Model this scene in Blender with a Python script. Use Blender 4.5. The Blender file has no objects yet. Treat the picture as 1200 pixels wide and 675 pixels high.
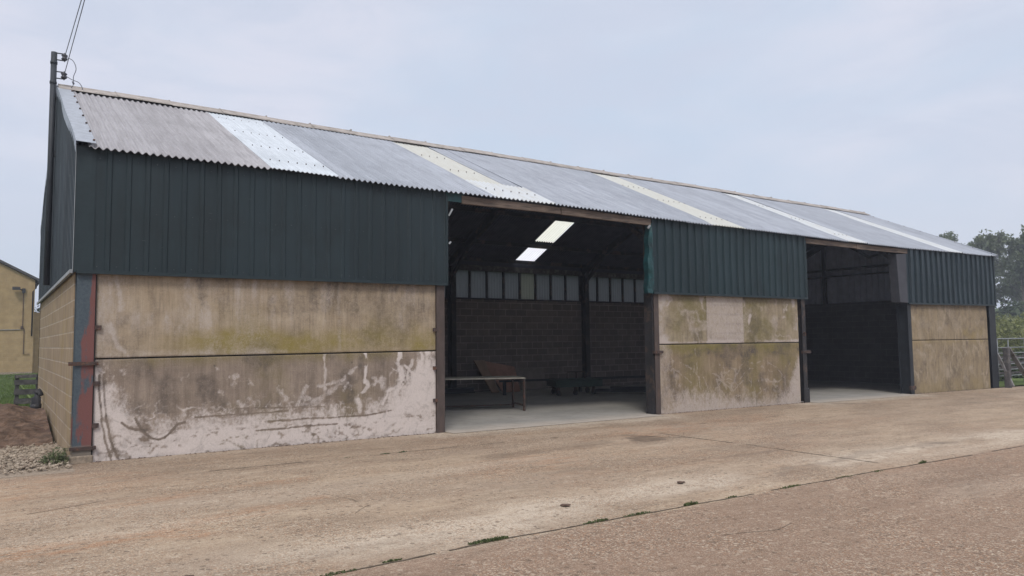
import bpy, bmesh, math, random
import numpy as np
from mathutils import Vector, Matrix
R = math.radians
random.seed(7)
scene = bpy.context.scene
col = scene.collection

# ------------------------------------------------------------------ measures of the place
BX = [0.0, 5.84, 11.15, 16.79, 22.15, 27.89]            # frame lines of the five bays
ZE = [4.41, 4.40, 4.357, 4.339, 4.346, 4.43]            # eaves height at each frame (the old shed sags)
ZC = [2.637, 2.66, 2.653, 2.657, 2.63, 2.68]            # bottom of the cladding
ZJ = [1.42, 1.45, 1.497, 1.493, 1.50, 1.498]            # joint between the concrete panels
WID, RZ = 9.30, 6.566
def ze(x): return float(np.interp(x, BX, ZE))
def zc(x): return float(np.interp(x, BX, ZC))
def zj(x): return float(np.interp(x, BX, ZJ))
def zg(x):                                              # the yard falls gently to the right
    x = min(max(x, 0.0), 34.0)
    return -0.0025*x - 0.00016*x*x
def zf(x, y):                                           # roof plane, both slopes
    e = ze(x) + 0.04
    t = y/4.65 if y <= 4.65 else (WID-y)/4.65
    return e + (RZ-e)*t

# ------------------------------------------------------------------ nodes
class NT:
    def __init__(s, nt): s.nt = nt
    def n(s, t, **k):
        nd = s.nt.nodes.new(t)
        for a, b in k.items(): setattr(nd, a, b)
        return nd
    def put(s, sock, v):
        if isinstance(v, bpy.types.NodeSocket): s.nt.links.new(v, sock)
        elif v is not None:
            if isinstance(v, (tuple, list)) and sock.type == 'RGBA' and len(v) == 3: v = (*v, 1)
            sock.default_value = v
    def math(s, op, a, b=None, c=None, clamp=False):
        nd = s.n('ShaderNodeMath', operation=op, use_clamp=clamp)
        for i, v in enumerate((a, b, c)):
            if v is not None: s.put(nd.inputs[i], v)
        return nd.outputs[0]
    def mix(s, f, a, b, mode='MIX'):
        nd = s.n('ShaderNodeMix', data_type='RGBA', blend_type=mode)
        s.put(nd.inputs[0], f); s.put(nd.inputs[6], a); s.put(nd.inputs[7], b)
        return nd.outputs[2]
    def noise(s, vec, scale, detail=4, rough=0.55, dist=0.0):
        nd = s.n('ShaderNodeTexNoise'); s.put(nd.inputs['Vector'], vec)
        nd.inputs['Scale'].default_value = scale; nd.inputs['Detail'].default_value = detail
        nd.inputs['Roughness'].default_value = rough; nd.inputs['Distortion'].default_value = dist
        return nd.outputs['Fac']
    def vor(s, vec, scale, feature='F1', out='Color'):
        nd = s.n('ShaderNodeTexVoronoi', feature=feature); s.put(nd.inputs['Vector'], vec)
        nd.inputs['Scale'].default_value = scale
        return nd.outputs[out]
    def ramp(s, f, lo, hi, a=0.0, b=1.0):
        nd = s.n('ShaderNodeMapRange', interpolation_type='SMOOTHSTEP'); s.put(nd.inputs[0], f)
        nd.inputs[1].default_value = lo; nd.inputs[2].default_value = hi
        nd.inputs[3].default_value = a; nd.inputs[4].default_value = b
        return nd.outputs[0]
    def scalev(s, vec, v):
        nd = s.n('ShaderNodeVectorMath', operation='MULTIPLY'); s.put(nd.inputs[0], vec); nd.inputs[1].default_value = v
        return nd.outputs[0]
    def sep(s, vec):
        nd = s.n('ShaderNodeSeparateXYZ'); s.put(nd.inputs[0], vec); return nd.outputs
    def sepc(s, c):
        nd = s.n('ShaderNodeSeparateColor'); s.put(nd.inputs[0], c); return nd.outputs
    def attr(s, name):
        return s.n('ShaderNodeAttribute', attribute_name=name).outputs['Color']
    def bump(s, h, strength, dist=0.01):
        nd = s.n('ShaderNodeBump'); s.put(nd.inputs['Height'], h)
        nd.inputs['Strength'].default_value = strength; nd.inputs['Distance'].default_value = dist
        return nd.outputs[0]

def material(name, fn):
    m = bpy.data.materials.new(name); m.use_nodes = True
    nt = m.node_tree; b = nt.nodes['Principled BSDF']; T = NT(nt)
    T.P = T.n('ShaderNodeNewGeometry').outputs['Position']
    T.O = T.n('ShaderNodeTexCoord').outputs['Object']
    T.out = nt.nodes['Material Output']; T.b = b
    fn(T, b); return m

def simple(name, c, rough=0.7, var=0.25, scale=8, metal=0.0, bump=0.1, c2=None, stretch=(1,1,1), spec=0.4):
    def fn(T, b):
        v = T.scalev(T.P, stretch)
        f = T.noise(v, scale, 6, 0.6); g = T.noise(v, scale*7, 3, 0.6)
        a = tuple(x*(1-var) for x in c); d = tuple(min(1, x*(1+var)) for x in c)
        k = T.mix(T.ramp(f, .3, .7), a, d)
        k = T.mix(T.ramp(g, .35, .65, 0, .35), k, a)
        if c2: k = T.mix(T.ramp(T.noise(v, scale*.6, 7, .65), .52, .62), k, c2)
        T.put(b.inputs['Base Color'], k); b.inputs['Roughness'].default_value = rough
        b.inputs['Metallic'].default_value = metal; b.inputs['Specular IOR Level'].default_value = spec
        T.put(b.inputs['Normal'], T.bump(g, bump, .01))
    return material(name, fn)

def cladding_mat(name, base, sun, axis=0):
    def fn(T, b):
        P_ = T.P; x = T.sep(T.P)[axis]; z = T.sep(T.P)[2]
        sheet = T.math('FLOOR', x)
        wn = T.n('ShaderNodeTexWhiteNoise', noise_dimensions='1D'); T.put(wn.inputs['W'], sheet)
        k = T.mix(T.math('MULTIPLY', wn.outputs[0], .9), base, sun)  # second tone mixed in at random, sheet by sheet
        streak = T.noise(T.scalev(T.P, (6, 6, .35)), 3, 6, .6)
        k = T.mix(T.ramp(streak, .45, .75, 0, .35), k, tuple(c*1.9+.002 for c in base))
        dirt = T.noise(T.scalev(T.P, (1, 1, .6)), 1.3, 7, .65)
        k = T.mix(T.ramp(dirt, .5, .7, 0, .5), k, tuple(c*.6 for c in base))
        mark = T.noise(T.scalev(T.P, (1.2, 1.2, 7)), 4.5, 2, .5)
        k = T.mix(T.ramp(mark, .74, .78, 0, .4), k, (.12, .14, .14))
        run = T.noise(T.scalev(P_, (22, 22, .5)), 1.0, 5, .7)
        k = T.mix(T.ramp(run, .56, .72, 0, .35), k, tuple(c*2.2+.004 for c in base))
        T.put(b.inputs['Base Color'], k)
        T.put(b.inputs['Roughness'], T.ramp(dirt, .3, .7, .42, .62))
        b.inputs['Specular IOR Level'].default_value = .45
        T.put(b.inputs['Normal'], T.bump(T.noise(T.P, 2.2, 3), .12, .03))
    return material(name, fn)

def concrete_panel_mat(name, base, base2, algae, white):
    def fn(T, b):
        m = T.sepc(T.attr('wear')); P = T.P
        n1 = T.noise(P, 2.2, 8, .65); n2 = T.noise(P, 14, 7, .7); n3 = T.noise(P, 60, 4, .7)
        strk = T.noise(T.scalev(P, (14, 14, 1.1)), 1.0, 6, .65)
        k = T.mix(T.ramp(n1, .3, .7), base, base2)
        k = T.mix(T.ramp(strk, .42, .72, 0, .5), k, tuple(c*.62 for c in base2))
        k = T.mix(T.ramp(T.noise(T.scalev(P, (60, 60, 2.5)), 1.0, 5, .7), .5, .68, 0, .32), k, tuple(c*.5 for c in base2))
        k = T.mix(T.ramp(T.noise(T.scalev(P, (2, 2, 40)), 1.0, 5, .7), .52, .66, 0, .16), k, tuple(min(1, c*1.35) for c in base))
        k = T.mix(T.ramp(T.noise(P, 3.5, 9, .75), .48, .66, 0, .45), k, tuple(c*.66 for c in base2))
        k = T.mix(T.ramp(strk, .5, .25, 0, .35), k, tuple(min(1, c*1.25) for c in base))
        al = T.math('MULTIPLY', m[1], T.ramp(T.math('ADD', T.math('MULTIPLY', n1, .6), T.math('MULTIPLY', n2, .5)), .35, .7, .35, 1.0))
        k = T.mix(al, k, algae)
        dk = T.math('MULTIPLY', m[2], T.ramp(n2, .3, .65, .35, 1))
        k = T.mix(dk, k, (.095, .078, .068))
        brush = T.noise(T.scalev(P, (1.6, 1.6, 1)), 16.0, 9, .78, .8); fine = T.noise(P, 55, 8, .85)
        e = T.math('ADD', m[0], T.math('MULTIPLY', T.math('SUBTRACT', brush, .5), 1.25))
        e = T.math('ADD', e, T.math('MULTIPLY', T.math('SUBTRACT', fine, .5), 1.2))
        e = T.math('MULTIPLY', e, T.ramp(m[0], .02, .25))
        wh = T.ramp(e, .08, 1.02)
        wcol = T.mix(T.ramp(n3, .35, .7), tuple(c*.84 for c in white), white)
        wcol = T.mix(T.ramp(T.noise(P, 5, 6, .7, .8), .54, .66, 0, .55), wcol, tuple(c*.52 for c in white))
        k = T.mix(T.math('MULTIPLY', wh, .9), k, wcol)
        k = T.mix(T.ramp(n3, .55, .70, 0, .45), k, (.12, .1, .085))
        k = T.mix(T.ramp(n3, .45, .32, 0, .3), k, (.47, .42, .36))
        T.put(b.inputs['Base Color'], k); b.inputs['Roughness'].default_value = .9
        b.inputs['Specular IOR Level'].default_value = .2
        h = T.math('ADD', T.math('MULTIPLY', n2, .6), T.math('MULTIPLY', n3, .4))
        T.put(b.inputs['Normal'], T.bump(T.math('ADD', h, T.math('MULTIPLY', wh, .25)), .5, .012))
    return material(name, fn)

def block_mat(name, a, d, mortar, axis=0, bw=.45, bh=.225, msize=.012, offz=0.0, stain=(.2,.2,.1), mossy=.3):
    def fn(T, b):
        s = T.sep(T.P)
        cv = T.n('ShaderNodeCombineXYZ'); T.put(cv.inputs[0], s[axis]); T.put(cv.inputs[1], T.math('ADD', s[2], offz))
        br = T.n('ShaderNodeTexBrick'); T.put(br.inputs['Vector'], cv.outputs[0])
        br.inputs['Scale'].default_value = 1; br.inputs['Brick Width'].default_value = bw
        br.inputs['Row Height'].default_value = bh; br.inputs['Mortar Size'].default_value = msize
        br.inputs['Mortar Smooth'].default_value = .3
        T.put(br.inputs['Color1'], a); T.put(br.inputs['Color2'], d); T.put(br.inputs['Mortar'], mortar)
        n = T.noise(T.P, 3, 8, .65); g = T.noise(T.P, 40, 4, .7)
        k = T.mix(T.ramp(n, .35, .7, 0, .55), br.outputs['Color'], tuple(c*.6 for c in a))
        k = T.mix(T.ramp(T.noise(T.scalev(T.P, (1, 1, .5)), 1.7, 6, .6), .5, .7, 0, mossy), k, stain)
        k = T.mix(T.ramp(g, .55, .75, 0, .4), k, tuple(c*.5 for c in a))
        T.put(b.inputs['Base Color'], k); b.inputs['Roughness'].default_value = .92
        b.inputs['Specular IOR Level'].default_value = .15
        h = T.math('SUBTRACT', T.math('MULTIPLY', g, .3), br.outputs['Fac'])
        T.put(b.inputs['Normal'], T.bump(h, .5, .008))
    return material(name, fn)

def roof_mat(name, a, d, streakc, lich=.4, metal=0.0, rough=.75):
    def fn(T, b):
        P = T.P; x = T.sep(P)[0]
        wn = T.n('ShaderNodeTexWhiteNoise', noise_dimensions='1D'); T.put(wn.inputs['W'], T.math('FLOOR', T.math('DIVIDE', x, 1.02)))
        k = T.mix(wn.outputs[0], a, d)
        st = T.noise(T.scalev(P, (7, .5, .5)), 1.6, 7, .65)
        k = T.mix(T.ramp(st, .4, .7, 0, .5), k, streakc)
        k = T.mix(T.ramp(T.noise(T.scalev(P, (32, 1.2, 1.2)), 1.0, 6, .7), .48, .66, 0, .5), k, streakc)
        k = T.mix(T.ramp(T.noise(T.scalev(P, (28, .8, .8)), 1.3, 6, .7), .45, .33, 0, .4), k, tuple(min(1, c*1.3) for c in d))
        k = T.mix(T.ramp(T.noise(P, 1.1, 8, .7), .45, .7, 0, .45), k, tuple(c*.68 for c in a))
        k = T.mix(T.ramp(T.noise(P, 26, 5, .75), .55, .68, 0, lich), k, tuple(min(1, c*1.5) for c in d))
        k = T.mix(T.ramp(T.noise(P, 17, 5, .75), .60, .72, 0, lich), k, (.09, .08, .075))
        T.put(b.inputs['Base Color'], k); b.inputs['Roughness'].default_value = rough
        b.inputs['Metallic'].default_value = metal; b.inputs['Specular IOR Level'].default_value = .3
        T.put(b.inputs['Normal'], T.bump(T.noise(P, 30, 5), .25, .006))
    return material(name, fn)

def translucent_mat(name, c, tr, rough=.5, dirt=(.45, .43, .36), mixf=.55):
    def fn(T, b):
        k = T.mix(T.ramp(T.noise(T.scalev(T.P, (2, .7, .7)), 4, 6, .65), .4, .75, 0, .5), c, dirt)
        T.put(b.inputs['Base Color'], k); b.inputs['Roughness'].default_value = rough
        t = T.n('ShaderNodeBsdfTranslucent'); T.put(t.inputs[0], T.mix(.5, k, tr))
        mx = T.n('ShaderNodeMixShader'); mx.inputs[0].default_value = mixf
        T.nt.links.new(b.outputs[0], mx.inputs[1]); T.nt.links.new(t.outputs[0], mx.inputs[2])
        T.nt.links.new(mx.outputs[0], T.out.inputs[0])
    return material(name, fn)

def yard_fn(T, b):
    P = T.P; s = T.sep(P); m = T.sepc(T.attr('wear'))
    flat = T.scalev(P, (1, 1, 0))
    big = T.noise(T.scalev(P, (.45, 1, 0)), .55, 8, .62); med = T.noise(T.scalev(P, (.6, 1.4, 0)), 2.4, 7, .65)
    big2 = T.noise(T.scalev(P, (.5, 1.5, 0)), .9, 9, .7, .4)
    k = T.mix(T.ramp(big, .38, .62), (0.373, 0.291, 0.210), (0.276, 0.213, 0.158))
    k = T.mix(T.ramp(big2, .46, .60, 0, .65), k, (0.218, 0.163, 0.117))
    k = T.mix(T.ramp(big2, .44, .34, 0, .55), k, (0.426, 0.344, 0.261))
    k = T.mix(T.ramp(med, .50, .66, 0, .45), k, (0.227, 0.150, 0.100))
    k = T.mix(T.ramp(s[1], -6.83, -6.87, 0, .85), k, T.mix(big2, (.255, .172, .124), (.175, .115, .083)))
    mm = T.math('MULTIPLY', m[0], T.ramp(T.noise(T.scalev(P, (.5, 2.2, 0)), 4.0, 8, .7), .40, .58))
    k = T.mix(T.math('MULTIPLY', mm, .65), k, (0.349, 0.179, 0.093))
    k = T.mix(T.math('MULTIPLY', m[1], T.ramp(T.noise(flat, 4, 9, .8), .32, .56, .3, .95)), k, (0.493, 0.422, 0.341))
    # broken streaky dirt in the direction vehicles drive
    dirt = T.noise(T.scalev(P, (1.0, 4.2, 0)), 1.7, 10, .78, .5)
    k = T.mix(T.ramp(dirt, .52, .62, 0, .42), k, (0.160, 0.116, 0.083))
    k = T.mix(T.ramp(dirt, .45, .36, 0, .42), k, (0.446, 0.364, 0.279))
    # exposed aggregate, denser in some places
    ag = T.sepc(T.vor(flat, 75)); ag2 = T.sepc(T.vor(flat, 160)); ag3 = T.sepc(T.vor(flat, 30)); edge = T.vor(flat, 75, 'F1', 'Distance')
    near = T.ramp(T.noise(flat, .9, 5, .6), .38, .6, .25, 1)
    k = T.mix(T.math('MULTIPLY', T.ramp(ag[0], .78, .86), T.math('MULTIPLY', near, .6)), k, (0.542, 0.466, 0.370))
    k = T.mix(T.math('MULTIPLY', T.ramp(ag[1], .70, .78), T.math('MULTIPLY', near, .6)), k, (0.102, 0.074, 0.054))
    k = T.mix(T.math('MULTIPLY', T.ramp(ag[2], .82, .88), T.math('MULTIPLY', near, .5)), k, (0.320, 0.175, 0.095))
    k = T.mix(T.ramp(ag3[0], .965, .975, 0, .3), k, (0.533, 0.466, 0.379))
    k = T.mix(T.ramp(ag3[1], .965, .975, 0, .6), k, (0.087, 0.063, 0.047))
    k = T.mix(T.ramp(ag2[0], .7, .9, 0, .35), k, (0.135, 0.102, 0.076))
    k = T.mix(T.ramp(ag2[1], .75, .9, 0, .35), k, (0.523, 0.436, 0.341))
    pit = T.noise(flat, 11, 9, .8)
    k = T.mix(T.ramp(pit, .54, .64, 0, .45), k, (0.131, 0.097, 0.070))
    k = T.mix(T.ramp(pit, .46, .36, 0, .3), k, (0.464, 0.388, 0.303))
    dk = T.math('MULTIPLY', m[2], T.ramp(T.noise(flat, 4, 6, .6), .3, .55, .5, 1))
    k = T.mix(T.math('MULTIPLY', dk, .75), k, (0.117, 0.087, 0.065))
    T.put(b.inputs['Base Color'], k)
    T.put(b.inputs['Roughness'], T.ramp(m[2], 0, 1, .92, .6))
    b.inputs['Specular IOR Level'].default_value = .18
    h = T.math('ADD', T.math('MULTIPLY', edge, -.6), T.math('MULTIPLY', pit, .9))
    T.put(b.inputs['Normal'], T.bump(h, .6, .010))
M = {}
M['yard'] = material('yard_concrete', yard_fn)
def floor_fn(T, b):
    P = T.P; s = T.sep(P)
    k = T.mix(T.ramp(T.noise(P, .9, 8, .6), .3, .7), (.40, .385, .36), (.30, .295, .28))
    k = T.mix(T.ramp(T.noise(T.scalev(P, (1, .5, 0)), 3.5, 7, .65), .5, .72, 0, .5), k, (.20, .19, .17))
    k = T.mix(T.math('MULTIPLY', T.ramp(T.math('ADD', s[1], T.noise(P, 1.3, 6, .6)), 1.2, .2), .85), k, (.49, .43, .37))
    k = T.mix(T.ramp(T.noise(T.scalev(P, (1, 2.5, 0)), 2.5, 9, .75), .48, .62, 0, .35), k, (.24, .205, .17))
    g2 = T.noise(P, 45, 7, .8); k = T.mix(T.ramp(g2, .5, .66, 0, .35), k, (.2, .17, .14))
    T.put(b.inputs['Base Color'], k); b.inputs['Roughness'].default_value = .7
    T.put(b.inputs['Normal'], T.bump(T.noise(P, 40, 5), .15, .004))
M['floor'] = material('floor_concrete', floor_fn)
M['clad'] = cladding_mat('green_cladding', (0.0051, 0.0144, 0.0184), (0.0093, 0.0215, 0.0274))
M['clad3'] = cladding_mat('teal_cladding', (0.0051, 0.0172, 0.0221), (0.0085, 0.0259, 0.0326))
M['clad5'] = cladding_mat('slate_cladding', (0.0076, 0.0192, 0.0269), (0.0127, 0.0278, 0.0389))
M['cladg'] = cladding_mat('gable_cladding', (0.0076, 0.0172, 0.0253), (0.0127, 0.0259, 0.0368), 1)
M['cladin'] = simple('cladding_back', (.17, .18, .205), .6, .2, 3)
M['screw'] = simple('dull_screw', (.045, .055, .06), .6, .3, 9)
M['endbox'] = simple('grey_boxed_end', (.05, .052, .064), .6, .2, 3)
M['gin'] = simple('pale_sheet_back', (.42, .45, .54), .6, .15, 3)
M['teal'] = simple('teal_flashing', (.008, .050, .056), .45, .35, 6, c2=(.014, .033, .040))
M['flash'] = simple('dark_flashing', (.012, .024, .029), .5, .15, 3)
M['trim'] = simple('grey_trim', (.27, .29, .31), .5, .2, 5)
M['galv'] = simple('galvanised', (.31, .345, .40), .5, .15, 9, metal=.2)
M['galvd'] = simple('weathered_galvanised', (0.2046, 0.2240, 0.2376), .55, .2, 9, metal=.2)
M['roof'] = roof_mat('fibre_cement', (0.2964, 0.2924, 0.3140), (0.3638, 0.3613, 0.3860), (0.2079, 0.2021, 0.2130))
M['roof2'] = roof_mat('newer_fibre_cement', (0.2916, 0.3181, 0.3687), (0.3572, 0.3867, 0.4445), (0.2211, 0.2402, 0.2777), .3)
M['roofm'] = roof_mat('metal_roof_sheet', (0.4770, 0.5278, 0.5859), (0.5220, 0.5733, 0.6324), (0.3780, 0.4186, 0.4650), .12, 0, .6)
M['ridge'] = simple('ridge_cement', (.34, .31, .29), .85, .2, 5, c2=(.24, .22, .2))
M['under'] = simple('sheet_underside_shade', (.060, .066, .090), .9, .2, 3)  # grey sheet again, with the interior shade put into its colour
M['rl_y'] = translucent_mat('roof_light_cream', (.56, .575, .55), (.62, .64, .50), mixf=.15)
M['rl_w'] = translucent_mat('roof_light_white', (.58, .62, .66), (.80, .84, .88), mixf=.15)
M['rear1'] = translucent_mat('rear_roof_light_upper', (.9, .92, .78), (1, 1, .9), dirt=(.75, .77, .62), mixf=.9)
M['rear2'] = translucent_mat('rear_roof_light_lower', (.95, .97, 1), (1, 1, 1), dirt=(.8, .82, .85), mixf=.95)
M['pane'] = translucent_mat('grimy_pane', (0.1148, 0.1214, 0.1353), (0.1476, 0.1599, 0.1804), .7, (0.0738, 0.0738, 0.0779))
M['pane_g'] = translucent_mat('green_pane', (0.1445, 0.1476, 0.1275), (0.2040, 0.2132, 0.1870), .7, (0.0850, 0.0902, 0.0765))
M['p1u'] = concrete_panel_mat('panel_upper_left', (0.3984, 0.3257, 0.2430), (0.3027, 0.2355, 0.1620), (.235, .19, .062), (.50, .44, .40))
M['p1l'] = concrete_panel_mat('panel_lower_left', (0.305, 0.247, 0.201), (0.218, 0.172, 0.138), (.19, .155, .065), (.70, .63, .60))
M['p3u'] = concrete_panel_mat('panel_upper_middle', (0.3564, 0.2970, 0.2165), (0.2700, 0.2160, 0.1478), (.165, .14, .06), (.52, .455, .425))
M['p3l'] = concrete_panel_mat('panel_lower_middle', (0.2895, 0.2253, 0.1522), (0.2147, 0.1610, 0.1049), (.17, .145, .045), (.53, .46, .42))
M['p5'] = concrete_panel_mat('panel_right', (0.3259, 0.2590, 0.1752), (0.2520, 0.1967, 0.1304), (.28, .215, .10), (.42, .35, .27))
M['block'] = block_mat('gable_blocks', (0.367, 0.281, 0.189), (0.292, 0.221, 0.151), (.44, .37, .30), 1, .45, .225, stain=(.34, .25, .09), mossy=.4)
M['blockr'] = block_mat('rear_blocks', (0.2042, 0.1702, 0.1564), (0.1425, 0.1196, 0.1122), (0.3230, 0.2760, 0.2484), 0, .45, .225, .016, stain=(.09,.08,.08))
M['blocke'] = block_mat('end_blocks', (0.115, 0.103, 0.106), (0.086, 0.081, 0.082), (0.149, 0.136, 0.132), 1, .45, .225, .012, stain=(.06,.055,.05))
def corner_fn(T, b):
    n = T.noise(T.scalev(T.P, (3.0, 3.0, .8)), 1.9, 6, .6); g = T.noise(T.P, 30, 5, .7)
    x = T.sep(T.P)[0]; z = T.sep(T.P)[2]
    k = T.mix(T.ramp(g, .3, .7), (.040, .060, .080), (.065, .088, .105))
    f = T.math('ADD', n, T.math('MULTIPLY', T.math('SUBTRACT', x, .13), 1.2))
    f = T.math('ADD', f, T.ramp(z, 2.2, .6, -.06, .07))
    k = T.mix(T.ramp(f, .50, .58), k, (.15, .058, .052))
    k = T.mix(T.ramp(g, .62, .7, 0, .6), k, (.07, .045, .035))
    k = T.mix(T.ramp(z, .26, .20), k, (.17, .145, .12))
    T.put(b.inputs['Base Color'], k); b.inputs['Roughness'].default_value = .7
    T.put(b.inputs['Normal'], T.bump(g, .3, .01))
M['corner'] = material('flaking_painted_steel', corner_fn)
M['post'] = simple('brown_painted_steel', (.075, .056, .050), .7, .25, 5, c2=(.10, .065, .05), stretch=(1,1,.4))
M['postd'] = simple('dark_steel', (.026, .025, .028), .7, .3, 5, c2=(.07, .05, .04))
M['postb'] = simple('blue_black_steel', (.016, .020, .026), .6, .3, 5)
M['rust'] = simple('rusty_iron', (.065, .045, .04), .85, .35, 20, c2=(.12, .06, .04))
M['dark'] = simple('black_gap', (.02, .018, .016), .95, .2, 8)
M['timber'] = simple('weathered_timber', (.165, .125, .10), .9, .35, 6, stretch=(.5, 4, 6), c2=(.085, .068, .058), bump=.5)
M['timber_d'] = simple('dark_timber', (.085, .080, .082), .9, .35, 8, stretch=(1, 1, 1), c2=(.14, .13, .125), bump=.4)
M['timber_g'] = simple('silvered_timber', (.23, .225, .23), .9, .25, 8, c2=(.13, .12, .11), bump=.4)
M['ply'] = simple('red_brown_plywood', (.36, .20, .15), .8, .2, 4)
M['ply2'] = simple('pale_plywood_edge', (.32, .22, .16), .8, .2, 4)
M['ply3'] = simple('grey_board', (.20, .17, .15), .8, .2, 4)
M['bench'] = simple('table_board', (.36, .34, .29), .7, .25, 5, c2=(.3, .27, .2))
M['green'] = simple('dark_green_paint', (.022, .050, .042), .6, .3, 5)
M['black'] = simple('black_plastic', (.03, .03, .034), .6, .2, 9)
M['pole'] = simple('pole_steel', (.030, .036, .046), .6, .2, 5)
M['insul'] = simple('dark_insulator', (.06, .06, .075), .4, .2, 9)
M['wire'] = simple('cable_grey', (.10, .11, .14), .6, .1, 5)
M['render'] = block_mat('yellow_brown_masonry', (.40, .295, .165), (.36, .262, .145), (.37, .285, .175), 0, .42, .21, .012, stain=(.31,.22,.12), mossy=.45)
M['slate'] = simple('roof_slate', (.07, .068, .07), .8, .3, 5)
M['soil'] = simple('dug_soil', (.135, .088, .062), .98, .45, 5, c2=(.09, .055, .04), bump=1.0)
M['stone'] = simple('crushed_stone', (.33, .275, .215), .95, .4, 13, c2=(.22, .17, .13))
M['stonebed'] = simple('stone_dust', (.30, .245, .19), .95, .3, 20, bump=.8)
M['clod'] = simple('mud_clod', (.10, .065, .05), .95, .3, 20)
def leaf(name, c, var=.35, tr=.3):
    def fn(T, b):
        oi = T.n('ShaderNodeNewGeometry').outputs['Random Per Island']
        k = T.mix(oi, tuple(x*(1-var) for x in c), tuple(x*(1+var) for x in c))
        k = T.mix(T.ramp(T.noise(T.P, .5, 3), .35, .65, 0, .5), k, (c[0]*1.35, c[1]*1.25, c[2]*.8))
        T.put(b.inputs['Base Color'], k); b.inputs['Roughness'].default_value = .65
        t = T.n('ShaderNodeBsdfTranslucent'); T.put(t.inputs[0], k)
        mx = T.n('ShaderNodeMixShader'); mx.inputs[0].default_value = tr
        T.nt.links.new(b.outputs[0], mx.inputs[1]); T.nt.links.new(t.outputs[0], mx.inputs[2])
        T.nt.links.new(mx.outputs[0], T.out.inputs[0])
    return material(name, fn)
M['leaf'] = leaf('willow_leaf', (.105, .135, .085)); M['leaf2'] = leaf('poplar_leaf', (.12, .150, .095))
M['leafd'] = leaf('dark_undergrowth', (.06, .09, .045)); M['leafh'] = leaf('hedge_leaf', (.17, .19, .075))
M['blade'] = leaf('grass_blade', (.09, .14, .038), .4, .3); M['weed'] = leaf('weed_leaf', (.085, .11, .045), .5)
M['bark'] = simple('bark', (.10, .088, .075), .95, .3, 6, stretch=(1,1,.3))
def grass_fn(T, b):
    k = T.mix(T.ramp(T.noise(T.P, .4, 8, .6), .35, .65), (.09, .135, .04), (.125, .165, .055))
    k = T.mix(T.ramp(T.noise(T.P, 12, 5, .7), .4, .7, 0, .6), k, (.05, .062, .026))
    T.put(b.inputs['Base Color'], k); b.inputs['Roughness'].default_value = .95
    b.inputs['Specular IOR Level'].default_value = .1
    T.put(b.inputs['Normal'], T.bump(T.noise(T.P, 25, 5), .6, .03))
M['grass'] = material('field_grass', grass_fn)

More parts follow.
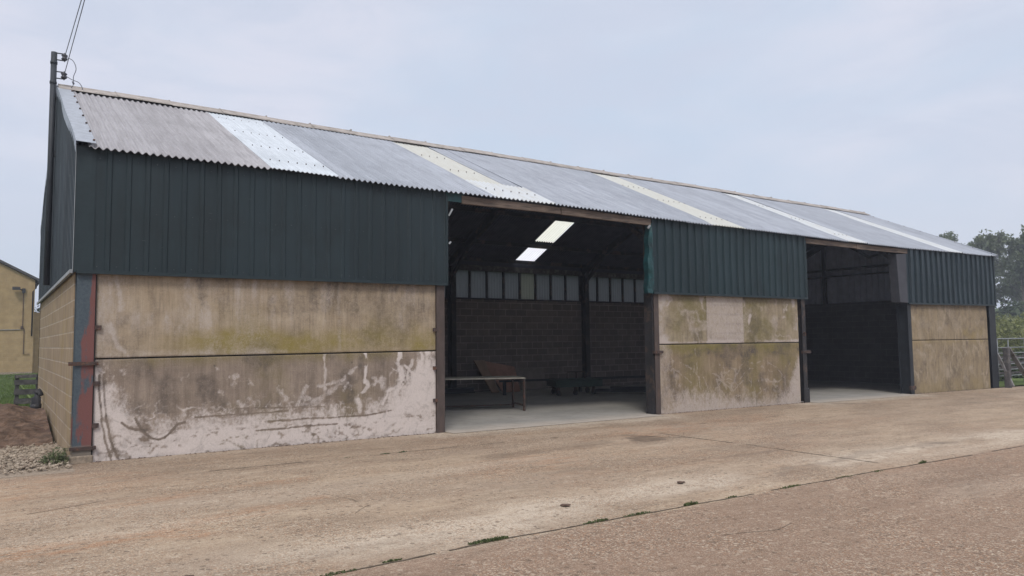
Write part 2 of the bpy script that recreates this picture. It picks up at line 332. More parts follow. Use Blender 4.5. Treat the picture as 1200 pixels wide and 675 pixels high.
# ------------------------------------------------------------------ mesh helpers
class MB:
    def __init__(s): s.v = []; s.f = []; s.m = []; s.sm = []
    def poly(s, pts, mat=0, smooth=False):
        k = len(s.v); s.v += [tuple(p) for p in pts]; s.f.append(tuple(range(k, k+len(pts)))); s.m.append(mat); s.sm.append(smooth)
    def hexa(s, p, mat=0):       # 8 points: bottom ring then top ring
        k = len(s.v); s.v += [tuple(q) for q in p]
        for f in ((3,2,1,0), (4,5,6,7), (0,1,5,4), (1,2,6,5), (2,3,7,6), (3,0,4,7)):
            s.f.append(tuple(k+i for i in f)); s.m.append(mat); s.sm.append(False)
    def box(s, x0, x1, y0, y1, z0, z1, mat=0):
        s.hexa([(x0,y0,z0), (x1,y0,z0), (x1,y1,z0), (x0,y1,z0), (x0,y0,z1), (x1,y0,z1), (x1,y1,z1), (x0,y1,z1)], mat); return s
    def beam(s, p, q, w, h, mat=0, up=(0,0,1)):
        p, q = Vector(p), Vector(q); d = (q-p).normalized(); u = Vector(up)
        if abs(d.dot(u)) > .98: u = Vector((0,1,0))
        a = d.cross(u).normalized()*w/2; b = a.cross(d).normalized()*h/2
        s.hexa([p-a-b, p+a-b, q+a-b, q-a-b, p-a+b, p+a+b, q+a+b, q-a+b], mat); return s
    def tube(s, pts, rad, n=8, mat=0, cap=True):
        pts = [Vector(p) for p in pts]
        if not isinstance(rad, (list, tuple)): rad = [rad]*len(pts)
        k = len(s.v)
        for i, p in enumerate(pts):
            d = (pts[min(i+1, len(pts)-1)] - pts[max(i-1, 0)]).normalized()
            u = Vector((0,0,1)) if abs(d.z) < .95 else Vector((1,0,0))
            a = d.cross(u).normalized(); b = a.cross(d)
            for j in range(n):
                t = 2*math.pi*j/n; s.v.append(tuple(p + (a*math.cos(t)+b*math.sin(t))*rad[i]))
        for i in range(len(pts)-1):
            for j in range(n):
                s.f.append((k+i*n+j, k+i*n+(j+1)%n, k+(i+1)*n+(j+1)%n, k+(i+1)*n+j)); s.m.append(mat); s.sm.append(True)
        if cap:
            s.f.append(tuple(k+j for j in range(n))[::-1]); s.f.append(tuple(k+(len(pts)-1)*n+j for j in range(n)))
            s.m += [mat, mat]; s.sm += [False, False]
        return s
    def grid(s, rows, mat=0, smooth=True):
        k = len(s.v); n = len(rows[0])
        for r in rows: s.v += [tuple(p) for p in r]
        for i in range(len(rows)-1):
            for j in range(n-1):
                s.f.append((k+i*n+j, k+i*n+j+1, k+(i+1)*n+j+1, k+(i+1)*n+j)); s.m.append(mat); s.sm.append(smooth)
        return s
    def build(s, name, mats, parent=None, bevel=0.0, loc=None):
        me = bpy.data.meshes.new(name); me.from_pydata(s.v, [], s.f)
        if not isinstance(mats, (list, tuple)): mats = [mats]
        for m in mats: me.materials.append(m)
        me.polygons.foreach_set('material_index', s.m); me.polygons.foreach_set('use_smooth', s.sm)
        if bevel:
            bm = bmesh.new(); bm.from_mesh(me)
            bmesh.ops.bevel(bm, geom=list(bm.edges), offset=bevel, segments=1, affect='EDGES', clamp_overlap=True)
            bm.to_mesh(me); bm.free()
        me.update(); o = bpy.data.objects.new(name, me); col.objects.link(o)
        if parent: o.parent = parent
        if loc: o.location = loc
        if parent and parent.type == 'EMPTY' and not loc: o.location = -Vector(parent.location)
        return o

def arr(x0, x1, n): return [x0+(x1-x0)*i/n for i in range(n+1)]
def tag(o, label, cat=None, group=None, kind=None):
    if label: o['label'] = label
    if cat: o['category'] = cat
    if group: o['group'] = group
    if kind: o['kind'] = kind
    return o
def thing(name, label, cat, loc=(0,0,0), group=None):
    o = bpy.data.objects.new(name, None); o.empty_display_size = .2; o.location = loc; col.objects.link(o)
    return tag(o, label, cat, group)
def structure(o): o['kind'] = 'structure'; return o

# numpy value noise for the wear masks
def vnoise(x, y, seed=0):
    xi, yi = np.floor(x).astype(np.int64), np.floor(y).astype(np.int64); fx, fy = x-xi, y-yi
    fx, fy = fx*fx*(3-2*fx), fy*fy*(3-2*fy)
    def h(a, b):
        n = (a*374761393 + b*668265263 + seed*974634777) & 0x7fffffff
        n = ((n ^ (n >> 13))*1274126177) & 0x7fffffff
        return ((n ^ (n >> 16)) & 0xffff)/65535.0
    return (h(xi,yi)*(1-fx)+h(xi+1,yi)*fx)*(1-fy) + (h(xi,yi+1)*(1-fx)+h(xi+1,yi+1)*fx)*fy
def fbm(x, y, seed=0, oct=4):
    s = 0; a = .5
    for i in range(oct): s = s + a*vnoise(x, y, seed+i*17); x, y, a = x*2.03, y*2.03, a*.5
    return s/(1-.5**oct)
def seg(x, y, pts, w, wob=0.0, seed=3, rag=0.0):
    """soft mask of a polyline stroke of half width w; rag breaks it up"""
    x0_, y0_ = x, y
    if wob:
        x = x + (fbm(x0_*3, y0_*3, seed)-.5)*wob + (fbm(x0_*14, y0_*14, seed+2)-.5)*wob*.35
        y = y + (fbm(x0_*3+9, y0_*3, seed+5)-.5)*wob + (fbm(x0_*14+5, y0_*14, seed+7)-.5)*wob*.35
    best = np.full(x.shape, 1e9)
    for (ax, ay), (bx, by) in zip(pts[:-1], pts[1:]):
        dx, dy = bx-ax, by-ay; L = dx*dx+dy*dy+1e-9
        t = np.clip(((x-ax)*dx+(y-ay)*dy)/L, 0, 1)
        best = np.minimum(best, np.hypot(x-ax-t*dx, y-ay-t*dy))
    if rag:
        n = fbm(x0_*16, y0_*16, seed+11, 4)
        return np.clip(1.5-best/(w*(.25+1.5*n)), 0, 1)*ss(fbm(x0_*7, y0_*7, seed+13), .5-.35*(1-rag), .62-.3*(1-rag))
    return np.clip(1.6-best/w, 0, 1)
def ridge(x, y, seed=0):
    """thin vein-like filaments, 1 on the vein"""
    n = fbm(x, y, seed, 3); return np.clip(1-np.abs(n-.5)*14, 0, 1)
def ss(a, lo, hi):
    t = np.clip((a-lo)/(hi-lo), 0, 1); return t*t*(3-2*t)
def set_wear(me, rgb):
    ca = me.color_attributes.new('wear', 'FLOAT_COLOR', 'POINT')
    d = np.ones((len(me.vertices), 4), np.float32); d[:rgb.shape[0], :3] = rgb
    ca.data.foreach_set('color', d.ravel())

# ------------------------------------------------------------------ ground, yard, grass
g = MB(); g.grid([[(-380, -380, -.42), (420, -380, -.42)], [(-380, 420, -.42), (420, 420, -.42)]])
structure(g.build('ground', M['grass']))
xs = np.concatenate([np.arange(-16, -3, .5), np.arange(-3, 16, .05), np.arange(16, 60.01, .2)])
ys = np.concatenate([np.arange(-32, -9, .5), np.arange(-9, .001, .05), [0.02]])
XX, YY = np.meshgrid(xs, ys)
gz = np.vectorize(zg)(XX) + (fbm(XX*.6, YY*.6, 4)-.5)*.012*np.clip(-YY/1.0, 0, 1)
nx, ny = len(xs), len(ys)
verts = np.stack([XX.ravel(), YY.ravel(), gz.ravel()], 1)
ii = (np.arange(ny-1)[:, None]*nx + np.arange(nx-1)[None, :]).ravel()
cx_, cy_ = (XX[:-1, :-1]+.02).ravel(), (YY[:-1, :-1]+.02).ravel()
keep = ~((cx_ < -0.04) & (cy_ > -0.62))
ii = ii[keep]
faces = np.stack([ii, ii+1, ii+1+nx, ii+nx], 1)
me = bpy.data.meshes.new('yard'); me.from_pydata(verts.tolist(), [], faces.tolist()); me.materials.append(M['yard'])
for p in me.polygons: p.use_smooth = True
X, Y = XX.ravel(), YY.ravel()
rr = .6*seg(X, Y, [(.1, -3.4), (1.2, -3.1), (2.2, -3.0)], .12, .3) + .9*seg(X, Y, [(-3, -4.9), (-.3, -4.85), (.5, -5.0)], .16, .5) + .8*seg(X, Y, [(.35, -4.7), (1.3, -4.4), (1.9, -4.35)], .14, .5) \
   + .5*seg(X, Y, [(-3, -2.2), (-1, -1.9), (.2, -1.8)], .7, .7) + .35*ss(fbm(X*.35, Y*.9, 11), .5, .75) \
   + .55*seg(X, Y, [(4.3, -4.0), (5.4, -3.8)], .35, .7) + .6*seg(X, Y, [(8.6, -2.1), (11.5, -1.9), (12.6, -1.6)], .5, .8) + .5*ss(-X, -.5, 3)*ss(Y, -9, -6)
band = np.exp(-((Y+6.15+.05*X*(X < 3)+.25*(fbm(X*.4, Y*0, 6)-.5))/.42)**2)*ss(fbm(X*.7, Y*1.2, 8), .22, .5)*ss(X, -.5, 2.5)
gg = 1.3*band + .7*np.exp(-((Y+6.55)/.25)**2)*ss(X, 6, 11) + .5*ss(Y, -.75, -.1)*ss(fbm(X*.6, Y*.8, 31), .4, .6) + .35*ss(fbm(X*.25, Y*1.1, 33), .55, .8) \
   + 1.0*seg(X, Y, [(5.8, -.2), (8, -.3), (11, -.3)], .45, .5) + 1.0*seg(X, Y, [(16.8, -.3), (19, -.3), (22, -.2)], .45, .5)
bb = .95*ss(1-np.hypot((X-8.0-.25*(Y+2.9))/.42, (Y+2.85)/.42)+.55*(fbm(X*4, Y*4, 21)-.5), .0, .35) \
   + .3*ss(fbm(X*.8, Y*2.2, 41), .62, .8) \
   + .5*seg(X, Y, [(4.9, -3.1), (6.2, -2.9), (7.2, -2.85)], .16, .5) + .6*seg(X, Y, [(17.0, -.6), (17.6, -1.1)], .1, .2) \
   + .55*np.exp(-(Y/.07)**2)*ss(fbm(X*2, Y*0, 3), .3, .5)*(~((X > 5.9) & (X < 10.9)))*(~((X > 17) & (X < 21.6))) \
   + .5*ss(1-np.hypot((X-8.0)/.9, (Y+5.0)/.12), 0, .5) \
   + .45*seg(X, Y, [(7.0, -6.2), (9.5, -5.9), (12, -6.1)], .09, .5)
set_wear(me, np.clip(np.stack([rr, gg, bb], 1), 0, 1))
yard = bpy.data.objects.new('yard', me); col.objects.link(yard); structure(yard)

def crack(pts, w, seed, gap=0.0, z=.004):
    """thin dark joint laid just proud of the slab, wobbling and broken"""
    rnd = random.Random(seed); mb = MB(); L = []
    for (a, b) in zip(pts[:-1], pts[1:]):
        n = max(2, int(math.hypot(b[0]-a[0], b[1]-a[1])/.06))
        L += [(a[0]+(b[0]-a[0])*i/n, a[1]+(b[1]-a[1])*i/n) for i in range(n)]
    off = 0; rows = []
    for i, (x, y) in enumerate(L):
        off = off*.9 + rnd.uniform(-.006, .006)
        on = vnoise(np.array([i*.11]), np.array([seed*3.7]), seed)[0] > gap
        j = min(i+1, len(L)-1); k = max(0, j-1)
        dx, dy = L[j][0]-L[k][0], L[j][1]-L[k][1]; l = math.hypot(dx, dy) or 1
        nx_, ny_ = -dy/l, dx/l; ww = w*rnd.uniform(.5, 1.3)
        zz = zg(x)+z+float(fbm(np.array([x*.6]), np.array([y*.6]), 4)[0]-.5)*.012*min(1, -y)
        if on: rows.append([(x+nx_*(off-ww), y+ny_*(off-ww), zz), (x+nx_*(off+ww), y+ny_*(off+ww), zz)])
        if (not on or i == len(L)-1):
            if len(rows) > 2: mb.grid(rows)
            rows = []
    return mb
M['joint'] = simple('dirt_filled_joint', (.10, .078, .056), .98, .4, 15)
jm = MB()
for a in (crack([(-3, -6.72), (1.1, -6.83), (2.4, -6.76), (4.6, -6.8), (8.5, -6.86), (10.4, -6.9)], .012, 1, .15),
          crack([(10.4, -6.9), (24, -7.1)], .012, 9, .6),
          crack([(1.4, -1.78), (4.4, -1.82), (8.4, -1.84)], .010, 2, .4), crack([(8.4, -1.84), (30, -2.0)], .012, 12, .62),
          crack([(8.75, -2.5), (8.73, -4.5), (8.60, -6.6)], .011, 3, .1), crack([(8.05, -2.25), (8.35, -2.75), (8.75, -3.3)], .01, 5),
          crack([(3.3, -3.1), (3.25, -3.4), (3.2, -3.8)], .004, 6, .5), crack([(.95, -.35), (1.15, -.8)], .004, 7, .4),
        crack([(1.9, -4.0), (2.15, -4.4), (2.2, -4.9), (2.5, -5.3)], .004, 21, .45), crack([(2.2, -4.9), (1.9, -5.2)], .003, 22, .3), crack([(4.6, -2.6), (5.0, -3.0), (5.1, -3.6)], .004, 23, .45),
          crack([(-.6, -3.3), (.2, -3.0), (.9, -2.9), (1.3, -2.55)], .005, 24, .5), crack([(5.9, -4.2), (6.8, -4.6), (7.1, -5.3)], .004, 25, .5), crack([(12.2, -3.1), (12.8, -4.2), (12.6, -5.2)], .006, 26, .4), crack([(3.6, -7.6), (4.6, -7.9), (5.6, -7.7)], .004, 27, .5),
          crack([(9.5, -7.6), (10.5, -8.2), (12.2, -8.3)], .005, 28, .4),
          crack([(20, -1.9), (20.1, -6.9)], .014, 13, .25), crack([(.6, -6.0), (1.5, -5.75), (2.0, -5.7)], .004, 14, .5)):
    k = len(jm.v); jm.v += a.v; jm.f += [tuple(k+i for i in f) for f in a.f]; jm.m += a.m; jm.sm += a.sm
structure(jm.build('yard_joint', M['joint']))
db = MB(); rnd = random.Random(77)
for a_, b_ in ((.2, 5.75), (11.2, 16.8), (22.1, 27.6)):
    for i in range(int((b_-a_)*26)):
        x = rnd.uniform(a_, b_); y = -.005-abs(rnd.gauss(0, .035)); r_ = rnd.uniform(.004, .014)
        k = len(db.v); db.v += [(x-r_*1.4, y-r_, zg(x)+.004), (x+r_*1.6, y-r_*.8, zg(x)+.004), (x+r_, y+r_, zg(x)+.004), (x-r_, y+r_, zg(x)+.004), (x, y, zg(x)+.004+r_*.9)]
        for f in ((0,1,4), (1,2,4), (2,3,4), (3,0,4)): db.f.append(tuple(k+j for j in f)); db.m.append(0); db.sm.append(False)
DEBRIS = db

# barn floor
fx = list(np.linspace(0.1, 27.8, 40)); fl = MB()
fl.grid([[(x, y, zg(x)+.007) for x in fx] for y in np.linspace(.06, 9.25, 12)])
for a_, b_ in ((5.86, 11.17), (16.84, 22.02)): fl.grid([[(x, y, zg(x)+.007) for x in arr(a_, b_, 12)] for y in (-.30, .06)])
structure(fl.build('barn_floor', M['floor']))
# grass plot on the left, and field on the right
def lz(x, y):
    x, y = np.asarray(x, float), np.asarray(y, float)
    return -.03 + .12*ss(y, 12, 36) + (fbm(x*.7, y*.7, 51)-.5)*.08*ss(y, 2, 8)
gx, gy = np.arange(-40, .06, .4), np.concatenate([np.arange(-.7, 50, .4)])
gp = MB(); gp.grid([[(x, y, float(lz(x, y))) for x in gx] for y in gy]); 
structure(gp.build('grass_plot', M['grass']))
gp = MB(); gp.grid([[(x, y, .12) for x in (0, 30)] for y in (9.6, 60)]); structure(gp.build('back_ground', M['grass']))
gp = MB(); gp.grid([[(x, y, -.24+ (0.3 if x > 70 else 0)) for x in (28.2, 40, 70, 150, 400)] for y in (.5, 30, 120, 300)]); structure(gp.build('field', M['grass']))

bl = MB(); rnd = random.Random(5)
for i in range(34000):
    y = 6+30*rnd.random()**1.2; x = -3.5 + 5.5*rnd.random()*(1 if y > 9.5 else .6)
    if y < 9.6 and x > -.1: continue
    z = float(.12 if (x > 0.05) else -.03+.12*min(1, max(0, (y-12)/24)))
    h = rnd.uniform(.05, .13); a = rnd.uniform(0, 6.28); w = .008+.006*rnd.random()
    tx, ty = rnd.uniform(-.05, .05), rnd.uniform(-.05, .05)
    bl.poly([(x-w*math.cos(a)*1.5, y-w*math.sin(a)*1.5, z), (x+w*math.cos(a)*1.5, y+w*math.sin(a)*1.5, z), (x+tx, y+ty, z+h)])
tag(bl.build('grass', M['blade']), 'rough green grass between the shed and the yellow building', 'grass', kind='stuff')

# ------------------------------------------------------------------ soil heap, stones
sm = MB(); sx = np.arange(-4.2, .0, .06); sy = np.arange(1.2, 9.4, .06)
SX, SY = np.meshgrid(sx, sy)
H = .56*np.exp(-((SY-5.2)/2.2)**2)*ss(SY, 1.3, 2.7)*ss(-SY, -9.2, -7.2)*ss(SX, -4.1, -3.0)
H = H*(1-.25*ss(SX, -.7, -.1)) + (fbm(SX*3, SY*3, 61)-.5)*.16*ss(H, .02, .15) + (fbm(SX*11, SY*11, 67)-.5)*.06*ss(H, .02, .1) - .05
sm.grid([[(SX[i, j], SY[i, j], H[i, j]) for j in range(len(sx))] for i in range(len(sy))], smooth=False)
tag(sm.build('soil_heap', M['soil']), 'heap of loose dark brown soil beside the block gable wall', 'soil heap')
sb = MB(); sb.grid([[(x, y, .0 + .06*math.exp(-((y-.9)/.9)**2)) for x in np.arange(-5, .03, .2)] for y in np.arange(-.75, 2.6, .15)])
structure(sb.build('stone_bed', M['stonebed']))
st = MB(); rnd = random.Random(9)
ico = [(0,0,1), (.9,0,.4), (.28,.85,.4), (-.72,.53,.4), (-.72,-.53,.4), (.28,-.85,.4), (.72,.53,-.4), (-.28,.85,-.4), (-.9,0,-.4), (-.28,-.85,-.4), (.72,-.53,-.4), (0,0,-1)]
icf = [(0,1,2),(0,2,3),(0,3,4),(0,4,5),(0,5,1),(1,6,2),(2,7,3),(3,8,4),(4,9,5),(5,10,1),(6,7,2),(7,8,3),(8,9,4),(9,10,5),(10,6,1),(11,7,6),(11,8,7),(11,9,8),(11,10,9),(11,6,10)]
def stone(mb, c, r, rnd, flat=.7):
    k = len(mb.v); a = rnd.uniform(0, 6.28); sx_, sy_ = rnd.uniform(.7, 1.35), rnd.uniform(.6, 1)
    for p in ico:
        q = [p[0]*sx_*rnd.uniform(.75, 1.15), p[1]*sy_*rnd.uniform(.75, 1.15), p[2]*flat*rnd.uniform(.8, 1.1)]
        mb.v.append((c[0]+r*(q[0]*math.cos(a)-q[1]*math.sin(a)), c[1]+r*(q[0]*math.sin(a)+q[1]*math.cos(a)), c[2]+r*q[2]))
    for f in icf: mb.f.append(tuple(k+i for i in f)); mb.m.append(0); mb.sm.append(False)
for i in range(6500):
    y = rnd.triangular(-.66, 2.7, .5); x = -3.6*rnd.random()**1.3-.03; r = rnd.choice((.012, .016, .020, .026, .036))*rnd.uniform(.7, 1.1)
    stone(st, (x, y, .01+.065*math.exp(-((y-.9)/.9)**2)+.03*rnd.random()), r, rnd)
tag(st.build('stones', M['stone']), 'bed of pale crushed stones at the foot of the corner post', 'stones', kind='stuff')

# ------------------------------------------------------------------ THE BARN
barn = thing('barn', 'long open-fronted farm shed with dark green cladding, concrete panels and grey corrugated roof', 'barn')
def arr(x0, x1, n): return [x0+(x1-x0)*i/n for i in range(n+1)]

# concrete panels with their own wear
def panel(x0, x1, zb, zt, mat, wear, y0=.03, th=.11, label=None, step=.014):
    xs_ = np.linspace(x0, x1, int((x1-x0)/step)+1); n = len(xs_); m = int(1.45/step)
    t = np.linspace(0, 1, m+1); ZB = np.array([zb(x) for x in xs_]); ZT = np.array([zt(x) for x in xs_])
    Xg = np.tile(xs_, (m+1, 1)); Zg = ZB[None]+(ZT-ZB)[None]*t[:, None]
    Yg = y0 + (fbm(Xg*.9, Zg*.9, 71)-.5)*.012
    Yg[0] += .006; Yg[-1] += .006; Yg[:, 0] += .006; Yg[:, -1] += .006
    mb = MB(); mb.v = np.stack([Xg.ravel(), Yg.ravel(), Zg.ravel()], 1).tolist()
    ii = (np.arange(m)[:, None]*n + np.arange(n-1)[None]).ravel()
    mb.f = np.stack([ii, ii+1, ii+1+n, ii+n], 1).tolist(); mb.m = [0]*len(mb.f); mb.sm = [True]*len(mb.f)
    nv = len(mb.v)
    a, b = n*m, 0
    e = 0.006
    mb.hexa([(x0, y0+e+.002, ZB[0]), (x1, y0+e+.002, ZB[-1]), (x1, y0+th, ZB[-1]), (x0, y0+th, ZB[0]), (x0, y0+e+.002, ZT[0]), (x1, y0+e+.002, ZT[-1]), (x1, y0+th, ZT[-1]), (x0, y0+th, ZT[0])])
    del mb.f[-4]; del mb.m[-4]; del mb.sm[-4]
    o = mb.build('concrete_panel', mat, barn)
    r, g_, b_ = wear(Xg.ravel(), Zg.ravel()); z0 = np.zeros(nv)
    set_wear(o.data, np.clip(np.stack([z0+r, z0+g_, z0+b_], 1), 0, 1))
    if label: o['label'] = label
    return o
def w1l(x, z):
    ex = [.25, .42, .58, .7, .86, 1.32, 1.4, 1.55, 1.98, 2.49, 2.89, 3.31, 3.89, 4.5, 4.74, 4.99, 5.24, 5.31, 5.71]
    ez = [1.37, 1.19, .82, .60, .50, .40, .48, .60, .60, .56, .53, .60, .50, .49, .63, .80, 1.02, 1.42, 1.43]
    xw, zw = x + (fbm(x*5, z*5, 5)-.5)*.25, z + (fbm(x*5+3, z*5, 6)-.5)*.2
    e = np.interp(xw, ex, ez) + (fbm(x*4.5, z*1.6, 2)-.5)*.30
    pot = (e-zw)/.30 + 1.1*(fbm(x*14, z*9, 12, 5)-.5) + .9*(fbm(x*40, z*32, 14, 3)-.5)
    pot = pot + 1.1*ss(.42-z, 0, .3)
    r = ss(pot, -1.0, 1.1)*.97
    near = ss(e+.5-z, 0, .5)*ss(x, .5, 1.0)                           # splashes thrown up above the edge
    r = np.maximum(r, .85*ridge(x*3.2+z*1.6, z*4.4-x*1.0, 31)*near*ss(fbm(x*1.4, z*1.4, 33), .40, .60))
    r = np.maximum(r, .7*ridge(x*6.2-2*z, z*6.5+2*x, 35)*near*ss(fbm(x*2, z*2, 37), .5, .65))
    r = np.maximum(r, .75*ridge(x*6, z*1.2, 39)*ss(x, 4.2, 5.2)*ss(fbm(x*3, z*2, 41), .45, .65))
    S = lambda p, w, k=.9, wob=.10, rg=.35: k*seg(x, z, p, w, wob, 3, rg)
    for p, w, k in (([(4.3, 1.45), (4.30, .95)], .028, 1), ([(4.30, 1.0), (4.36, .88), (4.22, .70), (4.20, .45)], .04, .8), ([(4.99, 1.45), (4.97, 1.15)], .04, 1), ([(4.97, 1.2), (5.0, .9), (4.9, .7), (4.98, .4)], .075, 1),
                    ([(3.6, 1.44), (3.61, .85)], .03, .6), ([(5.38, 1.44), (5.40, .56)], .045, 1), ([(5.5, 1.44), (5.5, .5)], .07, 1), ([(4.12, 1.22), (3.95, 1.02), (3.5, .90)], .035, .6), ([(3.35, .98), (3.14, .58)], .04, .55),
                    ([(3.85, .92), (3.6, .72), (3.35, .6)], .06, .55), ([(4.95, .86), (4.72, .76), (4.62, .52)], .03, .9), ([(5.02, 1.22), (5.27, 1.02)], .022, .9), ([(5.0, .72), (5.28, .38)], .03, .85),
                    ([(2.85, .92), (2.95, .7)], .05, .6), ([(4.6, .98), (4.62, .85)], .06, .6), ([(5.2, .6), (5.1, 1.0), (5.22, 1.3)], .03, .8), ([(4.8, 1.15), (5.2, .95)], .015, .7)):
        r = np.maximum(r, S(p, w, k))
    for cx, cz, rad in ((2.16, 1.06, .14), (1.95, .88, .10), (2.4, 1.0, .08), (4.5, .93, .13), (1.45, 1.12, .08), (4.0, .86, .12), (2.3, .66, .2), (3.3, .7, .2), (1.9, 1.25, .06), (.6, 1.25, .12), (.45, 1.05, .15)):
        r = np.maximum(r, .6*ss(1-np.hypot((x-cx)/rad, (z-cz)/rad)+2.2*(fbm(x*18, z*18, 3, 5)-.5), .1, 1.1))
    D = lambda p, w, k, wob=.03: k*seg(x, z, p, w, wob, 5, .25)
    dk = D([(2.5, .27), (3.82, .27)], .014, .8) + D([(2.63, .40), (4.3, .37), (4.8, .43)], .012, .7) + D([(1.6, .52), (3.0, .54)], .009, .6) + D([(2.2, .62), (3.6, .57)], .008, .5) \
       + .9*seg(x, z, [(.62, .51), (.70, .44), (.80, .40), (.95, .385)], .015, .015) + .95*seg(x, z, [(.79, .56), (.86, .43), (.95, .31), (1.02, .26), (1.1, .235), (1.18, .255), (1.26, .32), (1.36, .44), (1.46, .465)], .013, .02) \
       + .7*seg(x, z, [(.33, 1.19), (.34, .9), (.37, .59), (.43, .25), (.50, 0)], .013, .04) + .55*seg(x, z, [(.385, 1.21), (.40, .9), (.43, .59), (.50, .25), (.58, 0)], .012, .04) + D([(.42, .6), (.50, .3), (.58, .0)], .04, .35, .08) + D([(.9, .5), (.93, .2)], .05, .35, .1)
    r = r - dk - .55*ss(fbm(x*10, z*16, 91), .60, .72)*ss(.42-z, -.1, .2) - .5*ridge(x*5, z*5, 93)*ss(fbm(x*2, z*2, 94), .5, .65)*ss(.45-z, 0, .2) - .15*ss(fbm(x*2.4, z*9, 95), .5, .7)
    g_ = .85*ss(z + .12*(fbm(x*4, z*0, 3)-.5), 1.22, 1.46)*ss(x, .2, .9)*ss(5.2-x, 0, .5) + .45*ss(fbm(x*1.5, z*1.5, 8), .45, .7)*ss(x, 1.2, 2.4)*ss(4.8-x, 0, 1)
    b_ = .6*dk + 1.0*seg(x, z, [(1.86, 1.28), (1.862, 1.28)], .014) + 1.0*seg(x, z, [(4.07, 1.28), (4.072, 1.28)], .014) + .7*ss(fbm(x*3.5, z*2, 18, 6), .48, .7)*(z > .6) \
       + .5*np.exp(-((z)/.03)**2)
    return r, g_, b_
def w1u(x, z):
    h = (z-1.43)/1.2
    hw = h + .14*(fbm(x*2.2, z*2, 61, 5)-.5)
    g_ = 1.15*np.exp(-((hw-.17)/.15)**2)*ss(x, .5, 2.4)*(.35+.9*fbm(x*1.3, z*3, 4, 5)) + .55*ss(x, .8, 2.2)*ss(.8-h, 0, .6)*ss(fbm(x*1.3, z*2, 7, 5), .35, .6)
    r = .42*ss(.62-x+.6*(fbm(x*3, z*3, 9, 5)-.5), -.35, .25) + .38*seg(x, z, [(.50, 2.6), (.54, 2.3), (.56, 2.1)], .03, .08, 3, .6) + .40*seg(x, z, [(.42, 1.9), (.55, 1.6), (.68, 1.44)], .03, .08, 3, .6) \
      + .34*seg(x, z, [(3.83, 2.6), (3.84, 2.0), (3.86, 1.5)], .035, .04, 3, .5) + .2*seg(x, z, [(2.75, 2.6), (2.75, 1.9)], .06, .05, 3, .6) \
      + .42*ss(fbm(x*5, z*1.2, 29, 5), .52, .75)*ss(h, .15, .5) + .45*ss(x, 5.35, 5.6)*ss(fbm(x*6, z*3, 37), .35, .6) + .35*np.exp(-((z-1.48)/.06)**2)*ss(fbm(x*1.5, z*0, 55), .4, .6)*(x < 3) + .3*ss(fbm(x*1.2, z*1.2, 57), .5, .7)*ss(3.4-x, 0, 1)
    b_ = .55*ss(h+.2*(fbm(x*5, z*0, 21)-.5), .86, 1.0)*fbm(x*2, z*0, 19) + .45*ss(fbm(x*7, z*1.0, 17, 5), .5, .75)*ss(h, .25, .8) + .6*seg(x, z, [(1.65, 2.6), (1.67, 2.25)], .05, .06, 3, .4) + .7*np.exp(-((z-1.44)/.012)**2) \
       + .35*ss(fbm(x*1.6, z*2.2, 63, 5), .48, .68)
    return r, g_, b_
def w3u(x, z):
    pt = ss(x, 12.96, 12.99)*ss(14.33-x, 0, .03)
    g_ = (.95*ss(fbm(x*1.4, z*1.8, 14, 5), .30, .62)*ss(x, 11.5, 12.1)*ss(16.5-x, 0, .5))*(1-pt) + .4*seg(x, z, [(12.8, 1.7), (12.9, 2.0)], .12, .3, 3, .3)
    stripes = .5+.5*np.sin(z*2*math.pi/.225)
    r = pt*(.45+.35*fbm(x*2, z*4, 2)) + .65*ss(11.75-x+.3*(fbm(x*3, z*3, 8)-.5), -.1, .4)*ss(fbm(x*4, z*4, 5), .3, .6) + .7*np.exp(-((z-1.53)/.04)**2)*ss(fbm(x*4, z*6, 6), .25, .55) \
        + .8*ss(1-np.hypot((x-16.0)/.2, (z-2.28)/.24)+2.2*(fbm(x*8, z*8, 2)-.5), .2, 1) + .8*ss(x+.15*(fbm(x*4, z*4, 3)-.5), 16.25, 16.4)*ss(fbm(x*5, z*4, 15), .42, .6) \
        + .7*seg(x, z, [(14.5, 2.0), (14.65, 2.2)], .06, .2, 3, .6) + .45*ss(fbm(x*2.5, z*2.5, 26, 5), .5, .72)*(1-pt) + .5*ridge(x*2, z*2, 28)*(1-pt)*ss(fbm(x, z, 30), .45, .6)
    b_ = pt*.65*ss(1-stripes, .78, 1)*ss(fbm(x*2, z*2, 2), .25, .55) + .6*ss(z+.1*(fbm(x*4, z, 5)-.5), 2.48, 2.65)*(1-pt) + .4*seg(x, z, [(12.97, 1.55), (12.98, 2.6)], .015) + .45*pt*ss(1.74-z, 0, .14) + .5*ss(fbm(x*3, z*3, 32, 5), .5, .7)*(1-pt)
    return r, g_, b_
